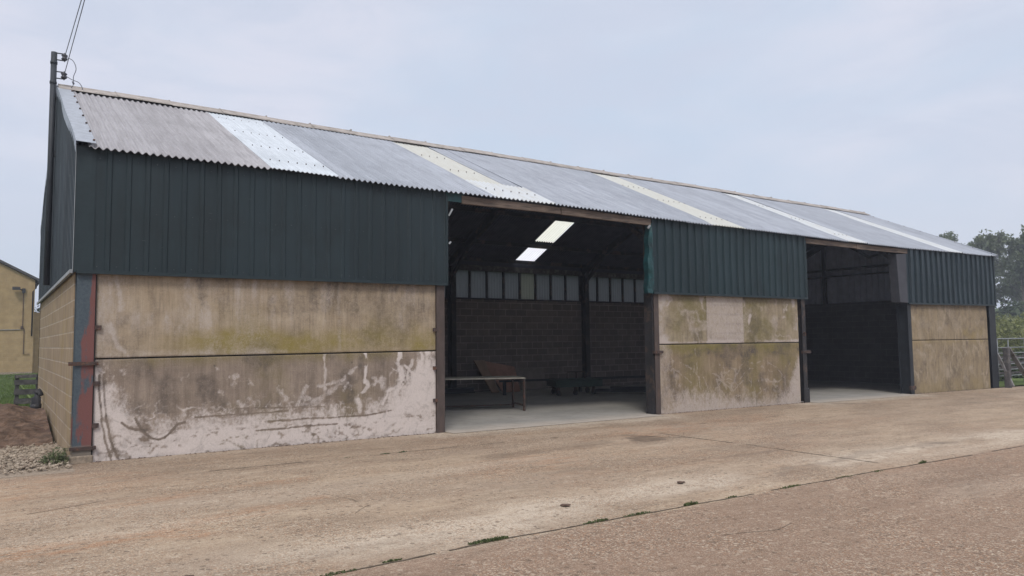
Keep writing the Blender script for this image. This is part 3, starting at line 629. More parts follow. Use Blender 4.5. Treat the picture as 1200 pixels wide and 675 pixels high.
def w3l(x, z):
    xw = x + (fbm(x*4, z*4, 5)-.5)*.3
    e = np.interp(xw, [11.39, 11.86, 12.27, 12.52, 13.41, 14.19, 15.35, 16.06, 16.38, 16.62], [.2, .34, .52, .42, .42, .25, .2, .32, 1.0, 1.4]) + (fbm(x*3.5, z*2, 2)-.5)*.3
    pot = (e-z)/.32 + 1.2*(fbm(x*12, z*7, 12, 5)-.5) + .9*(fbm(x*36, z*30, 14, 3)-.5)
    r = .85*ss(pot, -1.0, 1.3)
    for pts, w in (([(11.56, 1.14), (11.85, 1.12), (12.11, 1.03), (12.4, .9), (12.59, .75), (12.70, .41)], .03), ([(11.6, 1.04), (12.1, .95), (12.5, .7)], .025), ([(11.6, .95), (12.0, .88), (12.4, .6)], .02), ([(13.96, .75), (14.2, .95), (14.6, 1.04), (15.2, 1.02), (15.6, .85), (15.97, .54)], .026),
                   ([(14.1, .68), (14.5, .88), (15.0, .9), (15.4, .75)], .02), ([(12.55, 1.4), (12.58, .47)], .02), ([(13.36, 1.0), (13.45, .7), (13.56, .43)], .05), ([(13.1, .8), (13.5, .6), (13.9, .45)], .03), ([(13.7, .85), (13.4, .6), (13.2, .4)], .03),
                   ([(12.8, .7), (13.05, .3)], .03), ([(14.2, .6), (13.8, .3)], .03), ([(11.7, 1.3), (11.85, .8), (11.8, .4)], .04), ([(14.8, .6), (14.9, .35)], .04), ([(15.4, .5), (15.6, .3)], .05), ([(13.4, .65), (13.9, .62), (14.1, .4)], .02)):
        r = np.maximum(r, .48*seg(x, z, pts, w*.8, .16, 3, .55))
    r = np.maximum(r, .6*ridge(x*1.8+z, z*2.5, 51)*ss(fbm(x*1.5, z*1.5, 52), .4, .6)*ss(1.1-z, 0, .3))
    r = np.maximum(r, .5*ridge(x*3, z*2, 53)*ss(fbm(x*2, z*2, 54), .45, .6)*ss(1.2-z, 0, .3))
    r = np.maximum(r, .5*ss(11.8-x+.5*(fbm(x*3, z*3, 9)-.5), -.1, .3))
    g_ = 1.0*ss(z+.1*(fbm(x*3, z*0, 2)-.5), 1.2, 1.45)*ss(16.3-x, 0, .3)*ss(fbm(x*3, z*1.5, 44), .28, .5) + .6*ss(fbm(x*1.3, z*1.3, 46, 5), .32, .6)*ss(x, 11.9, 12.4)
    b_ = .7*np.exp(-((z-1.27)/.1)**2)*ss(fbm(x*4, z*6, 47), .48, .62) + .65*ss(fbm(x*3, z*3, 48, 6), .48, .7) + .5*np.exp(-((z+.08)/.03)**2)
    return r*.95, g_, b_
def w5(x, z):
    r = .45*ss(fbm(x*3+z*1.5, z*2, 81, 5), .45, .7)
    for i in range(30):
        rr_ = random.Random(i+3); a, b = 22.5+4.6*rr_.random(), rr_.uniform(.1, 1.2); l = rr_.uniform(.2, .8); t = rr_.uniform(.8, 2.1)
        r = np.maximum(r, .55*seg(x, z, [(a, b), (a+l*.5*math.cos(t), b+l*.5*math.sin(t)), (a+l*math.cos(t*1.2), b+l*math.sin(t*1.2))], .035, .2, 3+i, .5))
    r = np.maximum(r, .5*seg(x, z, [(24.0, 2.6), (24.02, 1.6)], .04, .05, 3, .4)) + .35*ridge(x*2, z*1.2, 87)
    g_ = .8*seg(x, z, [(25.6, 1.62), (26.9, 1.72)], .16, .2, 3, .3) + .45*ss(z, 1.25, 1.45)*(z < 1.5) + .25*fbm(x, z, 5) + .4*ss(.35-z, 0, .3)
    b_ = .4*ss(fbm(x*2, z*1.4, 83, 5), .48, .75) + .5*ss(z, 2.45, 2.65) + .3*ss(fbm(x*5, z*5, 85), .5, .7)
    return r, g_, b_
gap = .022
panel(.26, 5.68, lambda x: zg(x)-.03, lambda x: zj(x)-gap/2, M['p1l'], w1l, label='lower concrete panel of the left bay, splashed white with scraped lines')
panel(.26, 5.68, lambda x: zj(x)+gap/2, lambda x: zc(x)+.1, M['p1u'], w1u, label='upper concrete panel of the left bay with a yellow-green algae band')
panel(11.36, 16.55, lambda x: zg(x)-.03, lambda x: zj(x)-gap/2, M['p3l'], w3l, label='lower concrete panel of the middle bay with pale arc scratches')
panel(11.36, 16.55, lambda x: zj(x)+gap/2, lambda x: zc(x)+.1, M['p3u'], w3u, label='upper concrete panel of the middle bay with a paler square patch')
panel(22.28, 27.35, lambda x: zg(x)-.03, lambda x: zj(x)-gap/2, M['p5'], w5, step=.03)
panel(22.28, 27.35, lambda x: zj(x)+gap/2, lambda x: zc(x)+.1, M['p5'], w5, step=.03)
# dark backing seen through the joints
for a, b in ((.3, 5.66), (11.4, 16.5), (22.3, 27.3)):
    mb = MB(); mb.beam((a, .10, zj(a)), (b, .10, zj(b)), .05, .2); mb.build('joint_seal', M['dark'], barn)

# cladding
def rib(x, pitch, w, h, slope):
    t = (x % pitch); d = abs(t-pitch/2)
    return h*max(0, min(1, (w/2+slope-d)/slope))
def clad_x(name, x0, x1, ybase, pitch, w, h, mat, zb, zt, label=None):
    pts = []; k = math.floor(x0/pitch); sl = .018
    cand = {x0, x1}
    while k*pitch < x1:
        c = k*pitch+pitch/2
        for d in (-w/2-sl, -w/2, w/2, w/2+sl): cand.add(c+d)
        cand.add(k*pitch); k += 1
    xs_ = sorted(c for c in cand if x0 <= c <= x1); mb = MB()
    n = 7; rows = []
    for i in range(n):
        rows.append([(x, ybase-rib(x, pitch, w, h, sl) + .006*math.sin(x*1.7+i*.9), zb(x)+(zt(x)-zb(x))*i/(n-1)) for x in xs_])
    mb.grid(rows, 0, False); mb.grid([[(p[0], p[1]+.004, p[2]) for p in r][::-1] for r in rows], 1, False)
    o = mb.build(name, [mat, M['cladin']], barn)
    if label: o['label'] = label
    sc = MB(); k = math.floor(x0/pitch)+1
    while k*pitch < x1-.05:
        for t in (.045, .5, .93):
            x = k*pitch + .004*math.sin(k*5.1+t*9); t += .004*math.sin(k*3.3)
            if math.sin(k*12.9+t*78) > .72: continue
            z = zb(x)+(zt(x)-zb(x))*t; sc.tube([(x, ybase+.003, z), (x, ybase-.010, z)], .009, 6)
        k += 1
    fx_ = sc.build('sheet_fixings', M['screw'], barn); fx_['kind'] = 'stuff'
    return o
topf = lambda x: zf(x, -.08)-.035
clad_x('wall_cladding', .20, 5.86, -.03, .25, .050, .017, M['clad'], lambda x: zc(x), topf)
clad_x('wall_cladding', 11.14, 16.86, -.03, .25, .09, .034, M['clad3'], lambda x: zc(x), topf)
clad_x('wall_cladding', 22.03, 27.86, -.03, .335, .14, .055, M['clad5'], lambda x: zc(x), topf)
# short tongue of cladding above the first opening
mb = MB(); mb.box(5.87, 6.25, -.045, -.04, 4.20, topf(6)); mb.build('cladding_tongue', M['teal'], barn)
# corner, end and bottom flashings
mb = MB(); mb.box(-.035, .205, -.048, -.040, zc(0)-.01, topf(0)+.02); mb.box(-.041, -.033, -.048, .16, zc(0)-.01, topf(0)+.02); mb.build('corner_flashing', M['flash'], barn)
mb = MB(); mb.box(-.047, -.042, -.054, -.028, zc(0), topf(0)+.03); mb.box(-.047, -.041, -.030, -.012, zc(0), topf(0)+.03); mb.build('corner_trim', M['trim'], barn)
for a, b, m in ((0.0, 5.87, 'flash'), (11.14, 16.87, 'flash'), (22.03, 27.9, 'flash')):
    mb = MB()
    for i in range(8):
        p, q = a+(b-a)*i/8, a+(b-a)*(i+1)/8
        mb.beam((p, -.055, zc(p)-.005), (q, -.055, zc(q)-.005), .05, .05)
    mb.build('base_trim', M[m], barn)
mb = MB(); mb.grid([[(5.86, -.05, zc(5.86)), (5.90, -.05, zc(5.86))], [(5.86, -.05, 4.3), (5.90, -.05, 4.3)]]); mb.box(5.86, 5.90, -.06, .10, zc(5.86)-.01, 4.28); mb.build('end_flashing', M['flash'], barn)
# crumpled teal end piece of the middle bay
mb = MB(); rows = []
for i in range(15):
    t = i/14; z = zc(11.1)-.02 + 1.58*t; w = .17 - .08*t**2 + .02*math.sin(i*1.3)
    rows.append([(11.17, -.062, z), (11.17-w*.5, -.075+.02*math.sin(i), z), (11.17-w, -.05+.015*math.sin(i*2), z), (11.17-w, .09, z)])
mb.grid(rows, 0, False); tag(mb.build('end_flashing', M['teal'], barn), 'crumpled teal end flashing')
mb = MB(); mb.box(16.87, 16.90, -.06, .10, zc(16.8)-.01, 4.2); mb.build('end_flashing', M['flash'], barn)
mb = MB(); mb.hexa([(21.60,-.03,2.66),(22.02,-.05,2.64),(22.02,.26,2.64),(21.60,.24,2.66),(21.50,-.03,4.12),(22.02,-.05,4.15),(22.02,.26,4.15),(21.50,.24,4.12)]); tag(mb.build('end_flashing', M['endbox'], barn, .006), 'pale grey boxed end of the right bay')
mb = MB(); mb.box(27.86, 27.93, -.06, .10, zc(27.8)-.01, 4.42); mb.build('end_flashing', M['flash'], barn)

# gable cladding (left end at x=0, right end at x=27.89)
def gable_clad(xb, sgn, mat, zlow, y0=.0, y1=WID):
    cand = {y0, y1, 4.65}; k = 0; pitch, w, h, sl = .25, .06, .042, .018
    while k*pitch < y1:
        c = k*pitch+pitch/2
        for d in (-w/2-sl, -w/2, w/2, w/2+sl): cand.add(c+d)
        k += 1
    ys_ = sorted(c for c in cand if y0 <= c <= y1); mb = MB(); x_ = BX[-1] if sgn > 0 else 0
    rows = [[(xb+sgn*rib(y, pitch, w, h, sl), y, zlow(y)+(zf(x_, y)-.03-zlow(y))*t) for y in ys_] for t in (0, .33, .66, 1)]
    mb.grid(rows, 0, False); mb.grid([[(p[0]-sgn*.004, p[1], p[2]) for p in r] for r in rows], 1, False)
    return mb.build('gable_cladding', [mat, M['gin']], barn)
gable_clad(-.012, -1, M['cladg'], lambda y: 2.635, .02, WID)
gable_clad(BX[-1]+.02, 1, M['cladg'], lambda y: 3.03)
mb = MB(); mb.beam((-.062, -.05, 2.635), (-.062, WID+.05, 2.635), .035, .05); mb.build('base_trim', M['trim'], barn)
# barge flashings
def barge(x0, x1, name, up=.065, drop=.17):
    mb = MB(); s = 1 if x1 > x0 else -1
    for a, b in ((-.17, 4.65), (4.65, WID+.17)):
        ya = arr(a, b, 8)
        wob = lambda y: .012*math.sin(y*2.2)
        mb.grid([[(x0+wob(y), y, zf(0 if s > 0 else 27.8, y)+up-drop) for y in ya], [(x0-s*.002+wob(y)*.5, y, zf(0 if s > 0 else 27.8, y)+up) for y in ya], [(x1, y, zf(0 if s > 0 else 27.8, y)+up-.006) for y in ya]], 0, False)
        for y in ya: mb.tube([(x1-s*.02, y+.15, zf(0, y+.15)+up-.01), (x1-s*.02, y+.15, zf(0, y+.15)+up+.018)], .016, 6, 1)
    return mb.build(name, [M['galv'], M['rust']], barn)
barge(-.055, .19, 'barge_flashing')
barge(BX[-1]+.12, BX[-1]-.06, 'barge_flashing', .05, .12)

# roof sheets
def roof_sheet(x0, x1, y0, y1, mat, pitch=.10, amp=.019, lift=0.0, name='roof_sheet', thick=.012, bolts=(), under=True, label=None, edge=0.0, laps=(), seed=0):
    n = int((x1-x0)/pitch*6)+1; xs_ = arr(x0, x1, n); mb = MB(); rnd = random.Random(int(x0*100)+seed)
    def zz(x, y): return zf(x, y) + amp*math.sin(2*math.pi*x/pitch) + lift + .008*math.sin(x*.9+y)
    yr = [y0]; 
    for l in laps: yr += [l-.001, l]
    yr += [y1]; jit = {}
    def ej(x):
        k = int(x/1.02)
        if k not in jit: jit[k] = rnd.uniform(-.02, .02)
        return jit[k]
    rows = []; lv = .012*len(laps)
    for i, y in enumerate(yr):
        l_ = lv - .012*((i+1)//2) if y0 > 4.6 else .012*((i+1)//2)
        rows.append([(x, y + (ej(x)-edge if i == 0 and y0 < 1 else 0), zz(x, y) + l_) for x in xs_])
    mb.grid(rows, 0, True)
    if under:
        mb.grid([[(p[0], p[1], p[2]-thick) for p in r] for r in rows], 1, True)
        e = rows[0]; mb.grid([e, [(p[0], p[1], p[2]-thick) for p in e]], 0, False)
        e = rows[-1]; mb.grid([e, [(p[0], p[1], p[2]-thick) for p in e]], 0, False)
    for yb in bolts:
        x = x0+.12
        while x < x1-.05:
            z = zf(x, yb)+amp+lift+.012; mb.tube([(x, yb, z-.01), (x, yb, z+.012)], .009, 6, 2); x += pitch*2 if pitch < .2 else .3
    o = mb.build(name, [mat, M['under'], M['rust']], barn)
    if label: o['label'] = label
    return o
E_ = -.15; TP = 4.62
BO = (.35, 1.75, 3.05, 4.35); LP = (1.9, 3.3)
roof_sheet(.10, 2.66, E_, TP, M['roof'], bolts=(), laps=LP)
roof_sheet(2.64, 3.76, E_-.02, TP, M['roofm'], .076, .009, .020, bolts=(.35, 1.4, 2.6, 3.9), laps=(), label='bright newer metal sheets among the grey ones')
roof_sheet(3.74, 6.90, E_, TP, M['roof2'], laps=LP)
roof_sheet(6.88, 7.85, .9, TP, M['rl_y'], name='roof_light', under=False, bolts=BO, lift=.008, label='cream translucent roof strip')
roof_sheet(6.88, 8.35, E_, .95, M['rl_w'], name='roof_light', under=False, bolts=(.35,), lift=.004)
roof_sheet(7.83, 8.35, .94, TP, M['roof2'], laps=LP)
roof_sheet(8.33, 13.12, E_, TP, M['roof2'], lift=.006, laps=LP)
roof_sheet(13.10, 14.30, E_, TP, M['rl_y'], name='roof_light', under=False, bolts=BO, lift=.008)
roof_sheet(14.28, 18.82, E_, TP, M['roof2'], lift=.004, laps=LP)
roof_sheet(18.80, 19.75, E_, TP, M['rl_w'], name='roof_light', under=False, bolts=BO, lift=.012)
roof_sheet(19.73, 24.52, E_, TP, M['roof2'], laps=LP)
roof_sheet(24.50, 25.45, E_, TP, M['rl_w'], name='roof_light', under=False, lift=.010)
roof_sheet(25.43, BX[-1]+.05, E_, TP, M['roof2'], laps=LP)
# rear slope
TR = 4.68; ER = WID+.15
roof_sheet(.10, 13.87, TR, ER, M['roof'])
roof_sheet(13.85, 14.73, TR, 6.82, M['roof'], lift=.004)
roof_sheet(13.85, 14.73, 6.80, 8.12, M['rear1'], name='roof_light', under=False, lift=.008)
roof_sheet(13.85, 14.73, 8.10, 8.32, M['roof'], lift=.004)
roof_sheet(13.85, 14.73, 8.30, ER, M['rear2'], name='roof_light', under=False, lift=.008)
roof_sheet(14.71, BX[-1]+.05, TR, ER, M['roof'])
# ridge cap
mb = MB(); xr = arr(-.04, BX[-1]+.06, 56)
prof = [(-.30, -.085), (-.28, -.055), (-.10, .03), (-.05, .075), (0, .09), (.05, .075), (.10, .03), (.28, -.055), (.30, -.085)]
for k in range(0, 56, 2):
    sx_ = xr[k:k+3]; r0 = .004*(k % 4)
    mb.grid([[(x, 4.65+p[0], RZ+p[1]+r0+.012+.01*math.sin(x*.8)) for x in sx_] for p in prof], 0, False)
    mb.tube([(sx_[-1]-.02, 4.65-.05, RZ+.092+r0), (sx_[-1]-.02, 4.65+.05, RZ+.092+r0)], .02, 6)
mb.build('ridge_cap', M['ridge'], barn)

# eaves fascia timbers over the openings
mb = MB()
mb.hexa([(6.20,-.06,4.175),(8.55,-.06,4.19),(8.55,-.01,4.19),(6.20,-.01,4.175),(6.20,-.06,4.33),(8.55,-.06,4.325),(8.55,-.01,4.325),(6.20,-.01,4.33)])
mb.hexa([(8.56,-.07,4.18),(11.12,-.06,4.155),(11.12,-.01,4.155),(8.56,-.01,4.18),(8.56,-.07,4.335),(11.12,-.06,4.30),(11.12,-.01,4.30),(8.56,-.01,4.335)])
mb.build('fascia_board', M['timber'], barn, .006)
mb = MB()
mb.hexa([(16.9,-.06,4.14),(19.3,-.06,4.15),(19.3,-.01,4.15),(16.9,-.01,4.14),(16.9,-.06,4.27),(19.3,-.06,4.27),(19.3,-.01,4.27),(16.9,-.01,4.27)])
mb.hexa([(19.31,-.07,4.13),(22.1,-.06,4.16),(22.1,-.01,4.16),(19.31,-.01,4.13),(19.31,-.07,4.27),(22.1,-.06,4.29),(22.1,-.01,4.29),(19.31,-.01,4.27)])
mb.build('fascia_board', M['timber'], barn, .006)

# steel posts
def hpost(x, y0, w, d, z0, z1, mat, name='steel_post', label=None):
    mb = MB(); mb.box(x-w/2, x+w/2, y0, y0+.014, z0, z1); mb.box(x-w/2, x+w/2, y0+d-.014, y0+d, z0, z1); mb.box(x-.006, x+.006, y0+.015, y0+d-.015, z0, z1)
    o = mb.build(name, M[mat], barn, .003)
    if label: o['label'] = label
    return o
def bracket(parent, x0, x1, z, y=-.035, h=.05, d=.06, bolt=True):
    mb = MB(); mb.box(x0, x1, y, y+d, z-h/2, z+h/2)
    if bolt:
        for xx in (x0+.03, x1-.03): mb.tube([(xx, y-.02, z), (xx, y, z)], .014, 6)
    mb.build('bracket', M['rust'], parent)
mb = MB(); mb.box(.015, .245, -.012, .012, -.02, zc(0)+.02); mb.box(.122, .138, .013, .22, -.02, zc(0)+.02); mb.box(.015, .245, .22, .235, -.02, zc(0)+.02)
cp = mb.build('steel_post', M['corner'], barn, .003); cp['label'] = 'corner post with flaking blue-grey paint over red primer'
bracket(cp, -.06, .30, 1.36, -.05, .05); bracket(cp, -.02, .30, .20, -.04, .045)
for z in (1.86, 1.08, .50): bracket(cp, .246, .33, z, -.02, .06, bolt=False)
mb = MB(); mb.box(-.01, .27, -.03, .25, -.04, .10); mb.build('post_footing', M['stonebed'], cp, .01)
mb = MB(); mb.box(.246, .262, -.004, .05, .02, 2.6); mb.build('post_packing', M['dark'], cp)
p1 = hpost(5.765, -.01, .165, .22, -.06, 4.3, 'post')
mb = MB(); mb.box(5.686, 5.845, .004, .20, -.05, 2.64); mb.build('post_casing', M['post'], p1)
for z in (1.83, 1.14, .56): bracket(p1, 5.62, 5.69, z, -.02, .06, bolt=False)
p2 = hpost(11.27, -.01, .15, .30, -.06, 4.3, 'post'); bracket(p2, 11.13, 11.42, 1.33, -.05, .06)
mb = MB(); mb.box(11.16, 11.20, .02, .27, -.05, 2.66); mb.build('post_casing', M['postd'], p2)  # dark plate standing in for the shaded left side of this post
p3 = hpost(16.74, -.01, .16, .26, -.06, 4.3, 'postd'); bracket(p3, 16.60, 16.95, 1.24, -.05, .07)
mb = MB(); mb.box(16.62, 16.86, -.03, .0, -.1, .28); mb.build('base_plate', M['postd'], p3, .004)
mb = MB(); mb.tube([(16.72+.06*math.cos(a)*.9, -.03+.015*math.sin(a*2), 1.72+.05*math.sin(a)) for a in arr(0, 6.28, 12)], .012, 5, cap=False); mb.build('iron_ring', M['rust'], p3)
p4 = hpost(22.13, -.01, .20, .34, -.14, 4.2, 'postb'); bracket(p4, 21.95, 22.25, .06, -.05, .12)
p5 = hpost(27.55, -.01, .22, .26, -.25, 4.3, 'postb')
mb = MB(); mb.box(27.64, 27.92, .0, .30, -.25, 2.70); mb.build('post_casing', M['postb'], p5)
for x in BX[1:5]:
    xx = x + .15
    hpost(xx, WID-.30, .18, .26, zg(x)-.02, 4.15, 'postd')
    mb = MB()
    for a, b in ((.1, 4.6), (WID-.1, 4.7)): mb.beam((xx-.02, a, zf(x, a)-.30), (xx-.02, b, zf(x, b)-.30), .12, .22)
    mb.beam((xx-.02, .15, 3.75), (xx-.02, 1.1, zf(x, 1.1)-.40), .10, .10); mb.beam((xx-.02, WID-.25, 3.75), (xx-.02, WID-1.2, zf(x, 1.2)-.40), .10, .10)
    mb.build('rafter', M['postd'], barn)
for y in (.1, 1.15, 2.3, 3.45, 4.45, 4.85, 5.75, 6.70, 8.2, 9.15):
    mb = MB()
    for a, b in zip(BX[:-1], BX[1:]): mb.beam((a, y, zf(a, y)-.115), (b, y, zf(b, y)-.115), .06, .12)
    mb.build('purlin', M['postd'], barn)
# rear wall
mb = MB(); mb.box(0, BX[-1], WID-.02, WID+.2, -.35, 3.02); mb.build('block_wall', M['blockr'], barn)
mb = MB(); mb.box(0, BX[-1], WID-.05, WID+.12, 3.022, 3.07); mb.build('window_sill', M['postd'], barn)
mb = MB(); mb.box(0, BX[-1], WID-.08, WID+.12, 3.98, 4.16); mb.build('wall_plate', M['timber_d'], barn)
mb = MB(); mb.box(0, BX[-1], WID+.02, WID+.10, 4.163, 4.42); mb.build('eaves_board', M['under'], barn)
for bi in range(5):
    a, b = BX[bi]+.15, BX[bi+1]+.15
    if bi == 0: a = .15
    if bi == 4: b = BX[5]
    n = 8; w = (b-a-.20)/n
    for i in range(n):
        x0 = a+.10+i*w
        mb = MB(); mb.box(x0-.035, x0+.035, WID-.03, WID+.08, 3.072, 3.978)
        if i == 0: jb = MB(); jb.box(a-.12, x0-.036, WID-.02, WID+.08, 3.072, 3.978); jb.build('window_jamb', M['postd'], barn)
        if i == n-1: jb = MB(); jb.box(x0+w-.036, x0+w+.06, WID-.02, WID+.08, 3.072, 3.978); jb.build('window_jamb', M['postd'], barn)
        f = mb.build('window_frame', M['postd'], barn)
        mb = MB(); q = [(x0+.035+(w-.07)*j/16, WID+.02+.008*math.sin(j*math.pi/1.5), z) for z in (3.072, 3.978) for j in range(17)]
        mb.grid([q[:17], q[17:]]); mb.build('window_pane', M['pane_g'] if (bi == 2 and i == 4) else M['pane'], f)
# gable walls and end framing
mb = MB(); mb.box(.0, .12, .24, WID+.2, -.35, 2.66); tag(mb.build('block_wall', M['block'], barn), 'tan blockwork of the left gable')
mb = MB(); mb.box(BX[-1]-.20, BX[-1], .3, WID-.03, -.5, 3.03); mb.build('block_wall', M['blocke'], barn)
mb = MB(); mb.beam((27.78, 6.4, 3.03), (27.78, 6.4, 5.65), .12, .14, up=(0,1,0)); mb.build('gable_post', M['postd'], barn)
mb = MB(); mb.beam((27.80, .2, 4.42), (27.80, 9.1, 4.42), .06, .09); mb.build('gable_rail', M['postd'], barn)
mb = MB(); mb.beam((27.80, .2, 4.12), (27.80, 9.1, 4.16), .06, .06); mb.build('gable_rail', M['postd'], barn)
mb = MB()
for a, b in ((.1, 4.6), (WID-.1, 4.7)): mb.beam((27.74, a, zf(27.8, a)-.30), (27.74, b, zf(27.8, b)-.30), .12, .2)
mb.build('rafter', M['postd'], barn)
mb = MB(); mb.beam((27.6, 5.2, 5.35), (27.6, 4.3, 4.78), .06, .10); mb.beam((27.6, 4.3, 4.78), (27.6, 3.2, 4.95), .06, .10); mb.build('knee_brace', M['postd'], barn)
# small white hooks by the first opening
mb = MB(); mb.beam((5.905, -.08, 3.92), (5.97, -.10, 4.05), .02, .03); mb.beam((5.905, -.08, 3.40), (5.94, -.09, 3.44), .02, .03); mb.build('cleat', M['trim'], barn)
mb = MB(); mb.beam((10.98, -.09, 4.08), (11.06, -.09, 4.15), .03, .04); mb.build('cleat', M['trim'], barn)

# ------------------------------------------------------------------ mast and wires
PX, PY = -.125, 4.50
pole = thing('utility_pole', 'slim dark service mast rising above the ridge at the left gable', 'utility pole', (PX, PY, 2.75))
mb = MB(); mb.tube([(PX, PY, 2.75), (PX, PY, 7.22)], .052, 12); mb.box(PX+.05, -.03, PY-.06, PY+.06, 5.2, 5.3)
for z in (6.99, 6.60): mb.tube([(PX, PY, z), (PX, PY, z+.05)], .061, 12)
mb.build('mast', M['pole'], pole)
IX = .045
for z in (7.14, 6.78):
    mb = MB(); mb.beam((PX+.03, PY-.02, z+.065), (IX+.02, PY-.04, z+.065), .03, .014); mb.beam((PX+.03, PY-.02, z-.065), (IX+.02, PY-.04, z-.065), .03, .014)
    mb.tube([(IX, PY-.04, z-.09), (IX, PY-.04, z+.09)], .008, 6)
    br = mb.build('insulator_bracket', M['pole'], pole)
    mb = MB(); mb.tube([(IX, PY-.04, z+q) for q in (-.058, -.035, -.012, .012, .035, .058)], [.035, .058, .04, .04, .058, .035], 10); mb.build('insulator', M['insul'], br)
def loop(pts):
    P = [Vector(p) for p in pts]; out = []
    for i in range(len(P)-1):
        p0, p1, p2, p3 = P[max(i-1, 0)], P[i], P[i+1], P[min(i+2, len(P)-1)]
        for j in range(6):
            t = j/6; out.append(.5*((2*p1)+(-p0+p2)*t+(2*p0-5*p1+4*p2-p3)*t*t+(-p0+3*p1-3*p2+p3)*t**3))
    return out+[P[-1]]
mb = MB(); Y_ = PY-.06
mb.tube(loop([(.06, Y_, 7.14), (.18, Y_, 7.10), (.24, Y_, 6.95), (.20, Y_, 6.78), (.20, Y_, 6.62), (.12, Y_, 6.52), (-.03, Y_, 6.54), (-.10, Y_, 6.58)]), .007, 5)
mb.tube(loop([(.06, Y_, 6.78), (.18, Y_, 6.72), (.30, Y_, 6.68), (.36, Y_, 6.55), (.28, Y_, 6.43)]), .007, 5)
mb.tube([(.29, Y_, 6.45), (.26, Y_, 6.39)], .02, 6); mb.tube([(.21, Y_, 6.64), (.19, Y_, 6.69)], .018, 6)
mb.tube(loop([(-.07, Y_, 6.56), (-.08, Y_, 6.48), (-.07, Y_, 6.38)]), .007, 5)
mb.build('service_cable', M['wire'], pole)
for i, (z, d) in enumerate(((7.14, Vector((.014, -1, .012))), (6.78, Vector((.008, -1, .03))))):
    mb = MB(); P0 = Vector((IX, PY-.05, z)); pts = []
    for k in range(40):
        t = 60*k/39; pts.append(P0 + d*t + Vector((0, 0, .0001*t*t)))
    mb.tube(pts, .007, 5)
    tag(mb.build('power_line', M['wire']), ('upper overhead wire running from the top insulator of the mast', 'lower overhead wire running from the second insulator of the mast')[i], 'power line', 'overhead wires on the mast')

# ------------------------------------------------------------------ neighbouring building on the left
nb = thing('masonry_building', 'yellow-brown masonry building with dark verge behind the left gable', 'building', (-3.5, 38, 0))
mb = MB(); y = 38; k = .53
mb.poly([(-8, y, -.2), (.95, y, -.2), (.95, y, 5.36), (-3.55, y, 7.75), (-8, y, 5.36)]); mb.poly([(-8, y+12, -.2), (.95, y+12, -.2), (.95, y+12, 5.36), (-3.55, y+12, 7.75), (-8, y+12, 5.36)])
mb.grid([[(.95, y, -.2), (.95, y+12, -.2)], [(.95, y, 5.36), (.95, y+12, 5.36)]], 0, False); mb.grid([[(-8, y, -.2), (-8, y+12, -.2)], [(-8, y, 5.36), (-8, y+12, 5.36)]], 0, False)
mb.build('wall', M['render'], nb)
mb = MB(); 
for a, b in (((1.2, 5.25), (-3.55, 7.80)), ((-3.55, 7.80), (-8.3, 5.25))): mb.hexa([(a[0], y-.18, a[1]), (b[0], y-.18, b[1]), (b[0], y+12.2, b[1]), (a[0], y+12.2, a[1]), (a[0], y-.18, a[1]+.14), (b[0], y-.18, b[1]+.14), (b[0], y+12.2, b[1]+.14), (a[0], y+12.2, a[1]+.14)])
mb.build('roof', M['slate'], nb)
mb = MB(); mb.box(.96, 3.5, y+.5, y+.8, -.2, 3.55); mb.build('wall', M['render'], nb)
mb = MB(); mb.tube([(1.05, y-.08, 5.2), (1.0, y-.08, 4.9), (.86, y-.06, 4.7), (.86, y-.06, 2.2)], .035, 8); mb.tube([(1.1, y-.1, 5.26), (1.1, y+12, 5.26)], .07, 8); mb.build('drainpipe', M['black'], nb)
mb = MB(); mb.tube([(.42, y-.05, 4.65), (.42, y-.05, 2.7), (.50, y-.05, 2.6), (.50, y-.05, 1.2), (.80, y-.05, 1.2)], .018, 6); mb.box(.33, .45, y-.09, y-.01, 2.6, 2.75); mb.build('conduit', M['rust'], nb)
mb = MB(); mb.tube([(-3, y-.03, 2.50), (.32, y-.03, 2.56)], .02, 6); mb.build('cable_run', M['trim'], nb)
mb = MB(); mb.box(.34, .50, y-.14, y-.01, 4.62, 4.86); mb.tube([(.4, y-.1, 4.74), (.1, y-.35, 4.86)], .03, 6); mb.hexa([(-.12,y-.5,4.74),(.25,y-.5,4.74),(.25,y-.2,4.82),(-.12,y-.2,4.82),(-.12,y-.5,4.86),(.25,y-.5,4.86),(.25,y-.2,4.94),(-.12,y-.2,4.94)]); mb.build('floodlight', M['black'], nb)
mb = MB(); mb.box(-8, .95, y-.03, y, -.2, .22); mb.build('plinth', M['stonebed'], nb)

# slatted crate
cr = thing('slatted_crate', 'dark weathered slatted crate on the grass beside the gable wall', 'crate', (-.1, 11.8, 0))
for z in (.16, .40, .66, .84):
    mb = MB(); mb.box(-.42, .52, 11.72, 11.75, z-.075+.02, z+.075 if z < .8 else z+.03); mb.build('slat', M['timber_d'], cr)
for x in (-.40, .06, .48):
    mb = MB(); mb.box(x, x+.09, 11.755, 11.85, -.02, .86); mb.build('upright', M['timber_d'], cr)
for z in (.18, .42, .66): mb = MB(); mb.box(-.42, .52, 11.86, 11.885, z-.06, z+.06); mb.build('slat', M['timber_d'], cr)
# black pipe bend
mb = MB(); mb.tube([(-.14, 6.6, -.05), (-.14, 6.6, .55), (-.13, 6.62, .62), (-.05, 6.64, .66)], .085, 12); mb.tube([(-.14, 6.6, .3), (-.14, 6.6, .42)], .1, 12)
tag(mb.build('drain_pipe', M['black']), 'short black plastic drain pipe against the gable wall', 'pipe')

